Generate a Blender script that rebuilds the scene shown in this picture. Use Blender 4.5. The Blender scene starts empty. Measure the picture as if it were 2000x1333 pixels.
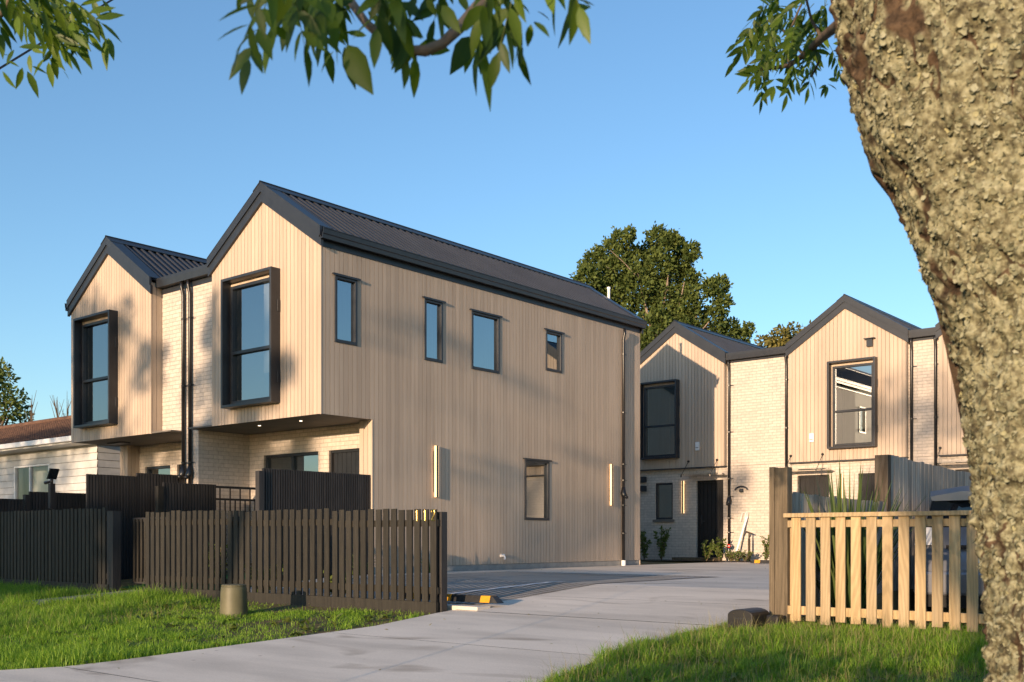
import bpy, math, random
import numpy as np
from mathutils import Vector, Matrix, noise
R = math.radians
random.seed(7); rng = np.random.default_rng(7)
SC = bpy.context.scene
COL = SC.collection

# ------------------------------------------------------------------ camera, sky, sun, exposure
# world frame: +y runs up the lot (along the driveway), +x to the right along the street, z=0 is the paved court
CAM = Vector((13.684, -11.411, 0.63)); YAW = math.atan2(1713, 2051); F = 2051.0
cd = bpy.data.cameras.new('camera'); cam = bpy.data.objects.new('camera', cd); COL.objects.link(cam)
cam.location = CAM; cam.rotation_euler = (R(90), 0, YAW)
cd.sensor_width = 36; cd.lens = F/2000*36; cd.shift_y = (1052-666.5)/2000
cd.clip_start = .05; cd.clip_end = 2000
cd.dof.use_dof = True; cd.dof.focus_distance = 17; cd.dof.aperture_fstop = 7
SC.camera = cam
SUN_EL = R(7.0); SUN_DIR = Vector((.167*math.cos(SUN_EL), -.986*math.cos(SUN_EL), math.sin(SUN_EL))).normalized()
w = bpy.data.worlds.new('World'); SC.world = w; w.use_nodes = True
nt = w.node_tree; nt.nodes.clear()
sky = nt.nodes.new('ShaderNodeTexSky'); sky.sky_type = 'NISHITA'; sky.sun_disc = False
sky.sun_elevation = SUN_EL; sky.sun_rotation = math.atan2(SUN_DIR.x, SUN_DIR.y)
sky.altitude = 0; sky.air_density = 1.0; sky.dust_density = 0.5; sky.ozone_density = 2.95
bg = nt.nodes.new('ShaderNodeBackground'); bg.inputs[1].default_value = .15
wo = nt.nodes.new('ShaderNodeOutputWorld')
nt.links.new(sky.outputs[0], bg.inputs[0]); nt.links.new(bg.outputs[0], wo.inputs[0])
sl = bpy.data.lights.new('sun', 'SUN'); sl.energy = 3.5; sl.angle = R(.5); sl.color = (1, .715, .47)
so = bpy.data.objects.new('sun', sl); COL.objects.link(so)
so.rotation_euler = SUN_DIR.to_track_quat('Z', 'Y').to_euler(); so.location = (0, -40, 30)
SC.view_settings.view_transform = 'Standard'; SC.view_settings.look = 'None'
SC.view_settings.exposure = 1.05; SC.view_settings.gamma = 1; SC.view_settings.use_curve_mapping = False

FW = Vector((-math.sin(YAW), math.cos(YAW), 0)); RT = Vector((math.cos(YAW), math.sin(YAW), 0))
def at(px, py, Y):
    """point seen at a photo pixel, Y metres in front of the camera"""
    return CAM + RT*((px-1000)/F*Y) + FW*Y + Vector((0, 0, (1052-py)/F*Y))
GY = [-60, -13.2, -13.0, -11.4, -7.4, -2.6, .5, 400]; GZ = [-.9, -.86, -.72, -.67, -.49, -.22, 0, 0]
def G(y): return float(np.interp(y, GY, GZ))

# ------------------------------------------------------------------ helpers
ORG = {}
def tag(o, label=None, cat=None, group=None, kind=None):
    if label: o['label'] = label
    if cat: o['category'] = cat
    if group: o['group'] = group
    if kind: o['kind'] = kind
    return o
def thing(name, loc, label, cat, group=None, rz=0):
    o = bpy.data.objects.new(name, None); COL.objects.link(o); o.location = loc; o.empty_display_size = .2
    o.rotation_euler = (0, 0, rz)
    ORG[o] = Vector(loc); return tag(o, label, cat, group)
class MB:
    """collects shapes (world coordinates) for ONE mesh object"""
    def __init__(s): s.v = []; s.f = []; s.uv = {}
    def add(s, vs, fs):
        n = len(s.v); s.v += [tuple(p) for p in vs]; s.f += [tuple(i+n for i in f) for f in fs]
    def quad(s, a, b, c, d, uv=None):
        s.add([a, b, c, d], [(0, 1, 2, 3)])
        if uv: s.uv[len(s.f)-1] = uv
    def box(s, x0, x1, y0, y1, z0, z1):
        x0, x1 = min(x0, x1), max(x0, x1); y0, y1 = min(y0, y1), max(y0, y1); z0, z1 = min(z0, z1), max(z0, z1)
        s.add([(x0,y0,z0),(x1,y0,z0),(x1,y1,z0),(x0,y1,z0),(x0,y0,z1),(x1,y0,z1),(x1,y1,z1),(x0,y1,z1)],
              [(0,3,2,1),(4,5,6,7),(0,1,5,4),(1,2,6,5),(2,3,7,6),(3,0,4,7)])
    def prism_y(s, poly, y0, y1):
        """closed xz polygon extruded along y"""
        n = len(poly)
        s.add([(x, y0, z) for x, z in poly]+[(x, y1, z) for x, z in poly],
              [tuple(range(n)), tuple(range(2*n-1, n-1, -1))]+[(i, i+n, (i+1) % n+n, (i+1) % n) for i in range(n)])
    def prism_x(s, poly, x0, x1):
        n = len(poly)
        s.add([(x0, y, z) for y, z in poly]+[(x1, y, z) for y, z in poly],
              [tuple(range(n)), tuple(range(2*n-1, n-1, -1))]+[(i, i+n, (i+1) % n+n, (i+1) % n) for i in range(n)])
    def tube(s, pts, rs, n=8, cap=True):
        pts = [Vector(p) for p in pts]
        if not hasattr(rs, '__len__'): rs = [rs]*len(pts)
        vs = []; up = None
        for i, p in enumerate(pts):
            t = (pts[min(i+1, len(pts)-1)]-pts[max(i-1, 0)]).normalized()
            if up is None: up = Vector((0, 0, 1)) if abs(t.z) < .9 else Vector((1, 0, 0))
            a = t.cross(up).normalized(); b = a.cross(t).normalized(); up = b
            for k in range(n):
                q = 2*math.pi*k/n; vs.append(p+(a*math.cos(q)+b*math.sin(q))*rs[i])
        fs = [(i*n+k, i*n+(k+1) % n, (i+1)*n+(k+1) % n, (i+1)*n+k) for i in range(len(pts)-1) for k in range(n)]
        if cap: fs += [tuple(range(n-1, -1, -1)), tuple(range((len(pts)-1)*n, len(pts)*n))]
        s.add(vs, fs)
    def lathe(s, c, prof, n=24, cap=True):
        c = Vector(c); m = len(prof)
        vs = [c+Vector((r*math.cos(2*math.pi*k/n), r*math.sin(2*math.pi*k/n), z)) for r, z in prof for k in range(n)]
        fs = [(i*n+k, i*n+(k+1) % n, (i+1)*n+(k+1) % n, (i+1)*n+k) for i in range(m-1) for k in range(n)]
        if cap: fs += [tuple(range(n-1, -1, -1)), tuple(range((m-1)*n, m*n))]
        s.add(vs, fs)
    def build(s, name, mat, parent=None, smooth=False, bevel=0):
        me = bpy.data.meshes.new(name)
        o0 = ORG.get(parent, Vector((0, 0, 0)))
        inv = None
        me.from_pydata([tuple(Vector(p)-o0) for p in s.v], [], s.f)
        if s.uv:
            l = me.uv_layers.new(name='UVMap').data
            for fi, uv in s.uv.items():
                p = me.polygons[fi]
                for k, li in enumerate(p.loop_indices): l[li].uv = uv[k]
        o = bpy.data.objects.new(name, me); COL.objects.link(o)
        me.materials.append(mat)
        if smooth:
            me.polygons.foreach_set('use_smooth', [True]*len(me.polygons))
        if bevel:
            b = o.modifiers.new('bevel', 'BEVEL'); b.width = bevel; b.segments = 2; b.limit_method = 'ANGLE'; b.angle_limit = R(40)
        if parent: o.parent = parent
        ORG[o] = o0
        return o
def npmesh(name, V, Fq, mat, parent=None, smooth=False):
    """big mesh from arrays, faces all with the same number of corners"""
    V = np.asarray(V, np.float32).reshape(-1, 3); Fq = np.asarray(Fq, np.int32)
    o0 = ORG.get(parent, Vector((0, 0, 0))); V = V-np.array(o0, np.float32)
    k = Fq.shape[1]; me = bpy.data.meshes.new(name)
    me.vertices.add(len(V)); me.vertices.foreach_set('co', V.ravel())
    me.loops.add(Fq.size); me.loops.foreach_set('vertex_index', Fq.ravel())
    me.polygons.add(len(Fq)); me.polygons.foreach_set('loop_start', np.arange(0, Fq.size, k, dtype=np.int32))
    me.polygons.foreach_set('loop_total', np.full(len(Fq), k, np.int32))
    if smooth: me.polygons.foreach_set('use_smooth', np.ones(len(Fq), bool))
    me.update(calc_edges=True); me.validate()
    o = bpy.data.objects.new(name, me); COL.objects.link(o); me.materials.append(mat)
    if parent: o.parent = parent
    ORG[o] = o0
    return o
def copy_tree(o, parent=None, loc=None):
    c = o.copy(); COL.objects.link(c)
    if parent: c.parent = parent
    if loc is not None: c.location = loc
    for ch in list(o.children): copy_tree(ch, c)
    return c

# ------------------------------------------------------------------ materials
def nodes(name, rough=.6, spec=.4, metal=0):
    m = bpy.data.materials.new(name); m.use_nodes = True; t = m.node_tree; b = t.nodes['Principled BSDF']
    b.inputs['Roughness'].default_value = rough; b.inputs['Metallic'].default_value = metal
    b.inputs['Specular IOR Level'].default_value = spec
    return m, t, b
def N(t, kind, **kw):
    n = t.nodes.new(kind)
    for k, v in kw.items():
        if k in n.inputs: n.inputs[k].default_value = v
        else: setattr(n, k, v)
    return n
def coords(t, scale=(1, 1, 1), kind='Object'):
    tc = N(t, 'ShaderNodeTexCoord'); mp = N(t, 'ShaderNodeMapping'); mp.inputs['Scale'].default_value = scale
    t.links.new(tc.outputs[kind], mp.inputs[0]); return mp.outputs[0]
def ramp(t, fac, stops):
    r = N(t, 'ShaderNodeValToRGB'); e = r.color_ramp.elements
    while len(e) < len(stops): e.new(.5)
    for i, (p, c) in enumerate(stops): e[i].position = p; e[i].color = (*c, 1)
    t.links.new(fac, r.inputs[0]); return r.outputs[0]
def mixc(t, a, b, fac, mode='MIX'):
    m = N(t, 'ShaderNodeMix', data_type='RGBA', blend_type=mode)
    for s, v in ((0, fac), (6, a), (7, b)):
        if hasattr(v, 'node') or isinstance(v, bpy.types.NodeSocket): t.links.new(v, m.inputs[s])
        else: m.inputs[s].default_value = v if s == 0 else (*v, 1)
    return m.outputs[2]
def mul(c, k): return tuple(x*k for x in c)
def noisy(name, c0, c1, scale=4, rough=.6, spec=.3, bump=0, bscale=None, stretch=(1, 1, 1), island=0, detail=6, metal=0, big=None):
    """two colours mixed by noise, optional per-board variation and bump"""
    m, t, b = nodes(name, rough, spec, metal)
    co = coords(t, stretch)
    n = N(t, 'ShaderNodeTexNoise', Scale=scale, Detail=detail, Roughness=.62); t.links.new(co, n.inputs['Vector'])
    c = ramp(t, n.outputs[0], [(.33, c0), (.67, c1)])
    if big:
        n3 = N(t, 'ShaderNodeTexNoise', Scale=big[0], Detail=4); t.links.new(coords(t), n3.inputs['Vector'])
        g = ramp(t, n3.outputs[0], [(.35, (big[1],)*3), (.65, (big[2],)*3)])
        c = mixc(t, c, g, 1.0, 'MULTIPLY')
    if island:
        gm = N(t, 'ShaderNodeNewGeometry')
        g = ramp(t, gm.outputs['Random Per Island'], [(0, (1-island,)*3), (1, (1+island,)*3)])
        c = mixc(t, c, g, 1.0, 'MULTIPLY')
    t.links.new(c, b.inputs['Base Color'])
    if bump:
        n2 = N(t, 'ShaderNodeTexNoise', Scale=bscale or scale*3, Detail=6); t.links.new(co, n2.inputs['Vector'])
        bp = N(t, 'ShaderNodeBump', Strength=bump, Distance=.02); t.links.new(n2.outputs[0], bp.inputs['Height'])
        t.links.new(bp.outputs[0], b.inputs['Normal'])
    return m
def emit(name, c, s):
    m, t, b = nodes(name); b.inputs['Emission Color'].default_value = (*c, 1); b.inputs['Emission Strength'].default_value = s
    b.inputs['Base Color'].default_value = (*c, 1); return m
M = {}
M['timber'] = noisy('timber cladding', (.43, .345, .268), (.495, .405, .32), 2, .65, .2, .04, 9, (5, 5, .3), island=.085, big=(.35, .93, 1.05))
M['groove'] = noisy('cladding groove shade', (.09, .066, .048), (.12, .09, .065), 3, .8, .1)  # dark backing tone: shade of the grooves put into the colour
M['dark_metal'] = noisy('charcoal metal', (.018, .021, .027), (.025, .029, .036), 6, .4, .5)
M['roof'] = noisy('charcoal roofing steel', (.027, .029, .035), (.036, .039, .046), 1.5, .48, .45, stretch=(1, 1, 1))
M['pipe'] = noisy('black painted pipe', (.010, .010, .011), (.016, .016, .018), 5, .33, .45)
M['black_timber'] = noisy('black stained timber', (.016, .0148, .012), (.034, .031, .025), 5, .62, .3, .25, 14, (9, 9, .5), island=.22)
M['black_panel'] = noisy('black batten timber', (.026, .025, .026), (.044, .042, .042), 5, .6, .3, .15, 14, (9, 9, .5), island=.2)
M['door'] = noisy('black door paint', (.012, .012, .013), (.018, .018, .02), 4, .4, .4)
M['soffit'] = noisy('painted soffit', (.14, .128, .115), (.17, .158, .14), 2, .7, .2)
M['concrete'] = None
M['white'] = noisy('white plastic', (.72, .72, .72), (.8, .8, .8), 5, .4, .4)
M['room'] = noisy('plaster lining', (.68, .66, .62), (.74, .72, .68), 2, .8, .1)
M['curtain_reveal'] = noisy('net curtain', (.45, .46, .45), (.62, .63, .62), 8, .9, .05, stretch=(6, 6, .2))
M['plinth'] = noisy('foundation concrete', (.26, .26, .25), (.36, .35, .33), 5, .85, .2, .3, 20)
M['gold'] = noisy('polished brass numeral', (.75, .52, .14), (.85, .6, .2), 6, .25, .5, metal=1)
M['lamp'] = emit('warm lamp strip', (1, .62, .30), .85)
M['downlight'] = emit('warm downlight', (1, .8, .55), 3.0)
M['pale_timber'] = noisy('new pine paling', (.34, .255, .14), (.48, .38, .235), 2.2, .75, .15, .3, 8, (7, 7, .45), detail=9)
def per_object(m, lo, hi):
    t = m.node_tree; b = t.nodes['Principled BSDF']; l = b.inputs['Base Color'].links[0]; s_ = l.from_socket
    oi = N(t, 'ShaderNodeObjectInfo'); g = ramp(t, oi.outputs['Random'], [(0, lo), (1, hi)])
    w_ = N(t, 'ShaderNodeTexWave', wave_type='RINGS', rings_direction='SPHERICAL', Scale=1.6, Distortion=7.0, Detail=3); w_.inputs['Detail Scale'].default_value = 1.2
    ad = N(t, 'ShaderNodeVectorMath', operation='ADD'); t.links.new(coords(t, (6, 1, 1.1)), ad.inputs[0]); t.links.new(oi.outputs['Random'], ad.inputs[1]); t.links.new(ad.outputs[0], w_.inputs['Vector'])
    c = mixc(t, mixc(t, s_, g, 1.0, 'MULTIPLY'), ramp(t, w_.outputs[0], [(.2, (.86,)*3), (.8, (1.04,)*3)]), 1.0, 'MULTIPLY'); t.links.new(c, b.inputs['Base Color'])
per_object(M['pale_timber'], (.80, .80, .84), (1.12, 1.06, .98))
M['post_timber'] = noisy('weathered timber post', (.085, .068, .045), (.17, .135, .092), 4, .8, .2, .35, 14, (9, 9, .5))
M['grey_timber'] = noisy('silvered paling', (.20, .18, .16), (.43, .39, .345), 3.5, .85, .15, .35, 14, (8, 8, .4), island=.22, detail=9)
M['dark_post'] = noisy('dark weathered post', (.05, .04, .03), (.11, .09, .07), 4, .85, .1, .3, 12, (6, 6, .6))
M['weatherboard'] = noisy('old white weatherboard', (.44, .445, .44), (.58, .58, .57), 1.8, .6, .25, big=(.9, .86, 1.04))
M['tiles'] = noisy('brown roof tiles', (.07, .042, .03), (.16, .09, .06), 7, .8, .2, .4, 12)
M['soil'] = noisy('garden soil', (.06, .045, .03), (.12, .09, .06), 8, .95, .1, .6, 30)
M['ped'] = noisy('khaki plastic', (.088, .084, .046), (.125, .118, .066), 4, .55, .45)
M['rubber'] = noisy('black rubber', (.015, .015, .016), (.03, .03, .03), 8, .55, .4)
M['yellow'] = noisy('yellow reflector paint', (.52, .25, .015), (.62, .31, .02), 8, .5, .4)
M['bark'] = noisy('tree bark', (.06, .045, .03), (.17, .13, .09), 6, .9, .1, .6, 14, (1, 1, .3))
M['pale_bark'] = noisy('pale grey bark', (.17, .13, .10), (.30, .24, .19), 8, .9, .1, .4, 20)
M['mat'] = noisy('green mat', (.03, .10, .04), (.05, .14, .06), 20, .95, .05)
M['silver'] = noisy('silver car paint', (.19, .20, .225), (.22, .23, .26), 3, .28, .6, metal=.35)  # silver darkened to carry the shade of the tree trunk
M['car_glass'] = noisy('tinted car glass', (.008, .012, .02), (.01, .015, .025), 3, .04, .8)
M['trim'] = noisy('black trim', (.012, .012, .012), (.02, .02, .02), 3, .5, .3)
m, t, b = nodes('red lens', .15, .6); b.inputs['Base Color'].default_value = (.6, .03, .02, 1); M['red'] = m
m, t, b = nodes('clear lens', .1, .7); b.inputs['Base Color'].default_value = (.5, .52, .55, 1); M['lens'] = m
def leafmat(name, c0, c1, trans=.35, rough=.45):
    m, t, b = nodes(name, rough, .35)
    gm = N(t, 'ShaderNodeNewGeometry')
    c = ramp(t, gm.outputs['Random Per Island'], [(0, c0), (1, c1)])
    t.links.new(c, b.inputs['Base Color'])
    tr = N(t, 'ShaderNodeBsdfTranslucent'); c2 = mixc(t, c, (1.0, 1.15, .5), 1.0, 'MULTIPLY'); t.links.new(c2, tr.inputs[0])
    mx = N(t, 'ShaderNodeMixShader'); mx.inputs[0].default_value = trans
    t.links.new(b.outputs[0], mx.inputs[1]); t.links.new(tr.outputs[0], mx.inputs[2])
    t.links.new(mx.outputs[0], t.nodes['Material Output'].inputs[0]); return m
M['leaf_dark'] = leafmat('dark evergreen leaves', (.045, .078, .018), (.125, .16, .035), .25, .75)
M['leaf_yellow'] = leafmat('olive yellow leaves', (.10, .10, .025), (.21, .18, .045), .3)
M['leaf_ash'] = leafmat('ash leaflets', (.035, .078, .010), (.13, .20, .02), .42)
M['leaf_shrub'] = leafmat('shrub leaves', (.06, .10, .02), (.16, .20, .05), .3)
M['leaf_flax'] = leafmat('strap leaves', (.05, .09, .03), (.12, .16, .05), .25)
M['grass'] = leafmat('grass blades', (.10, .235, .016), (.33, .48, .065), .45, .5)
M['straw'] = leafmat('dry grass blades', (.22, .20, .08), (.34, .30, .14), .3, .6)
def glassmat():
    m = bpy.data.materials.new('window glass'); m.use_nodes = True; t = m.node_tree; t.nodes.clear()
    out = N(t, 'ShaderNodeOutputMaterial'); g = N(t, 'ShaderNodeBsdfGlossy', Roughness=.005); g.inputs[0].default_value = (.9, .96, 1, 1)
    tr = N(t, 'ShaderNodeBsdfTransparent'); tr.inputs[0].default_value = (.52, .56, .58, 1)
    fr = N(t, 'ShaderNodeFresnel', IOR=4.2); mx = N(t, 'ShaderNodeMixShader')
    t.links.new(fr.outputs[0], mx.inputs[0]); t.links.new(tr.outputs[0], mx.inputs[1]); t.links.new(g.outputs[0], mx.inputs[2])
    t.links.new(mx.outputs[0], out.inputs[0]); return m
M['glass'] = glassmat()
M['old_glass'] = M['glass'].copy(); M['old_glass'].name = 'old window glass'
for n_ in M['old_glass'].node_tree.nodes:
    if n_.type == 'FRESNEL': n_.inputs['IOR'].default_value = 1.7
    if n_.type == 'BSDF_TRANSPARENT': n_.inputs[0].default_value = (.85, .87, .87, 1)
def clearmat():
    m = bpy.data.materials.new('canopy glass'); m.use_nodes = True; t = m.node_tree; t.nodes.clear()
    out = N(t, 'ShaderNodeOutputMaterial'); g = N(t, 'ShaderNodeBsdfGlossy', Roughness=.02)
    tr = N(t, 'ShaderNodeBsdfTransparent'); tr.inputs[0].default_value = (.9, .94, .93, 1)
    fr = N(t, 'ShaderNodeFresnel', IOR=1.15); mx = N(t, 'ShaderNodeMixShader')
    t.links.new(fr.outputs[0], mx.inputs[0]); t.links.new(tr.outputs[0], mx.inputs[1]); t.links.new(g.outputs[0], mx.inputs[2])
    t.links.new(mx.outputs[0], out.inputs[0]); return m
M['clear'] = clearmat()
def brickmat():
    m, t, b = nodes('pale cream brick', .8, .2)
    uv = N(t, 'ShaderNodeTexCoord')
    br = N(t, 'ShaderNodeTexBrick', offset=.5, Scale=1.0)
    br.inputs['Brick Width'].default_value = .235; br.inputs['Row Height'].default_value = .078
    br.inputs['Mortar Size'].default_value = .0052; br.inputs['Mortar Smooth'].default_value = .2; br.inputs['Bias'].default_value = -.1
    br.inputs['Color1'].default_value = (.585, .515, .445, 1); br.inputs['Color2'].default_value = (.50, .443, .385, 1); br.inputs['Mortar'].default_value = (.37, .33, .28, 1)
    t.links.new(uv.outputs['UV'], br.inputs['Vector'])
    n = N(t, 'ShaderNodeTexNoise', Scale=14, Detail=5); t.links.new(uv.outputs['UV'], n.inputs['Vector'])
    c = mixc(t, br.outputs[0], ramp(t, n.outputs[0], [(.3, (.87,)*3), (.7, (1.08,)*3)]), 1, 'MULTIPLY')
    t.links.new(c, b.inputs['Base Color'])
    iv = N(t, 'ShaderNodeMath', operation='SUBTRACT'); iv.inputs[0].default_value = 1; t.links.new(br.outputs['Fac'], iv.inputs[1])
    bp = N(t, 'ShaderNodeBump', Strength=.6, Distance=.008); t.links.new(iv.outputs[0], bp.inputs['Height'])
    t.links.new(bp.outputs[0], b.inputs['Normal']); return m
M['brick'] = brickmat()
def concretemat(name, a, c, sx=1.0):
    m, t, b = nodes(name, .95, .06)
    co = coords(t)
    n1 = N(t, 'ShaderNodeTexNoise', Scale=.45, Detail=8, Roughness=.6); t.links.new(co, n1.inputs['Vector'])
    co2 = coords(t, (.18, .9, 1)); n2 = N(t, 'ShaderNodeTexNoise', Scale=2.2, Detail=6, Roughness=.55); t.links.new(co2, n2.inputs['Vector'])
    n3 = N(t, 'ShaderNodeTexNoise', Scale=60, Detail=3); t.links.new(co, n3.inputs['Vector'])
    col = ramp(t, n1.outputs[0], [(.3, a), (.7, c)])
    col = mixc(t, col, ramp(t, n2.outputs[0], [(.3, (.80,)*3), (.55, (1.02,)*3), (.75, (1.1,)*3)]), 1, 'MULTIPLY')
    col = mixc(t, col, ramp(t, n3.outputs[0], [(.3, (.94,)*3), (.7, (1.05,)*3)]), 1, 'MULTIPLY')
    n4 = N(t, 'ShaderNodeTexNoise', Scale=1.1, Detail=3, Roughness=.4, Distortion=1.5); t.links.new(coords(t, (.5, 1, 1)), n4.inputs['Vector'])
    col = mixc(t, col, ramp(t, n4.outputs[0], [(.28, (.66, .64, .62)), (.40, (1.0,)*3)]), 1, 'MULTIPLY')
    n5 = N(t, 'ShaderNodeTexVoronoi', Scale=2.6); t.links.new(co, n5.inputs['Vector']); col = mixc(t, col, ramp(t, n5.outputs[0], [(.03, (.62, .60, .58)), (.06, (1.0,)*3)]), 1, 'MULTIPLY')
    t.links.new(col, b.inputs['Base Color'])
    bp = N(t, 'ShaderNodeBump', Strength=.15, Distance=.01); t.links.new(n3.outputs[0], bp.inputs['Height']); t.links.new(bp.outputs[0], b.inputs['Normal'])
    return m
M['concrete'] = concretemat('driveway concrete', (.64, .58, .495), (.76, .69, .59))
M['rib_shaded'] = concretemat('shade toned bay concrete', (.34, .32, .29), (.44, .415, .38))  # darker than the driveway: shade over the bay put into the colour
M['path'] = concretemat('path concrete', (.22, .21, .20), (.30, .28, .26))
M['gravel_gap'] = noisy('stone filled channel', (.03, .03, .03), (.07, .068, .065), 40, .9, .1, .5, 80)
M['verge'] = noisy('verge soil and turf', (.20, .145, .085), (.10, .105, .04), 3, .95, .05, .6, 25, detail=10)
M['asphalt'] = noisy('road asphalt', (.045, .045, .045), (.06, .06, .06), 30, .9, .2, .3, 80)

# ------------------------------------------------------------------ wall helpers
class Plane:
    """axis-aligned wall: normal -y at y=c (a runs along x) or normal +x at x=c (a runs along y)"""
    def __init__(s, kind, c): s.k = kind; s.c = c
    def p(s, a, d, z): return (a, s.c-d, z) if s.k == 'y' else (s.c+d, a, z)
    def box(s, mb, a0, a1, d0, d1, z0, z1):
        if s.k == 'y': mb.box(a0, a1, s.c-d1, s.c-d0, z0, z1)
        else: mb.box(s.c+d0, s.c+d1, a0, a1, z0, z1)
def strips(lo, hi, cuts):
    xs = sorted({lo, hi, *[c for c in cuts if lo+1e-5 < c < hi-1e-5]}); return list(zip(xs[:-1], xs[1:]))
def zspans(a0, a1, z0, z1, holes):
    m = (a0+a1)/2; out = [(z0, z1)]
    for h in holes:
        if h[0] < m < h[1]:
            nx = []
            for s, e in out:
                if h[3] <= s or h[2] >= e: nx.append((s, e)); continue
                if h[2] > s: nx.append((s, h[2]))
                if h[3] < e: nx.append((h[3], e))
            out = nx
    return out
def wall(mb, pl, lo, hi, zb, ztop, holes=(), cuts=(), d=0, uv=False):
    zt = ztop if callable(ztop) else (lambda a: ztop)
    zbf = zb if callable(zb) else (lambda a: zb)
    for a0, a1 in strips(lo, hi, [h[0] for h in holes]+[h[1] for h in holes]+list(cuts)):
        top = max(zt(a0), zt(a1))
        for s, e in zspans(a0, a1, zbf((a0+a1)/2), top, holes):
            e0, e1 = (zt(a0), zt(a1)) if e == top else (e, e)
            u = [(a0, s), (a1, s), (a1, e1), (a0, e0)] if uv else None
            mb.quad(pl.p(a0, d, s), pl.p(a1, d, s), pl.p(a1, d, e1), pl.p(a0, d, e0), u)
def cladding(parent, pl, lo, hi, zb, ztop, holes=(), cuts=(), pitch=.1, gap=.0085, dep=.018, name='timber_cladding'):
    """vertical boards with real grooves between them, on a backing sheet"""
    mb = MB(); zt = ztop if callable(ztop) else (lambda a: ztop); zbf = zb if callable(zb) else (lambda a: zb)
    n = max(1, round((hi-lo)/pitch)); p = (hi-lo)/n
    for i in range(n):
        b0 = lo+i*p; b1 = b0+p-gap
        for a0, a1 in strips(b0, b1, [h[0] for h in holes]+[h[1] for h in holes]+list(cuts)):
            top = max(zt(a0), zt(a1)); bot = zbf((a0+a1)/2)
            for s, e in zspans(a0, a1, bot, top, holes):
                e0, e1 = (zt(a0), zt(a1)) if e == top else (e, e)
                A, B, C, D = pl.p(a0, 0, s), pl.p(a1, 0, s), pl.p(a1, 0, e1), pl.p(a0, 0, e0)
                A2, B2, C2, D2 = pl.p(a0, -dep, s), pl.p(a1, -dep, s), pl.p(a1, -dep, e1), pl.p(a0, -dep, e0)
                mb.add([A, B, C, D, A2, B2, C2, D2], [(0, 1, 2, 3), (4, 0, 3, 7), (1, 5, 6, 2), (4, 5, 1, 0)])
    o = mb.build(name, M['timber'], parent)
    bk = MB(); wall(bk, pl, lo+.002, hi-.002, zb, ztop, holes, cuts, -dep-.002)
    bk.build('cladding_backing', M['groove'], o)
    return o
def brick(parent, pl, lo, hi, zb, zt, holes=(), cuts=(), name='brick_wall', thick=.11):
    mb = MB(); wall(mb, pl, lo, hi, zb, zt, holes, cuts, 0, True)
    for h in holes:                                    # brick reveals of each opening
        for a in (h[0], h[1]):
            mb.quad(pl.p(a, 0, h[2]), pl.p(a, -thick, h[2]), pl.p(a, -thick, h[3]), pl.p(a, 0, h[3]), [(0, h[2]), (thick, h[2]), (thick, h[3]), (0, h[3])])
        mb.quad(pl.p(h[0], 0, h[3]), pl.p(h[1], 0, h[3]), pl.p(h[1], -thick, h[3]), pl.p(h[0], -thick, h[3]), [(h[0], 0), (h[1], 0), (h[1], thick), (h[0], thick)])
    return mb.build(name, M['brick'], parent)
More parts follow.
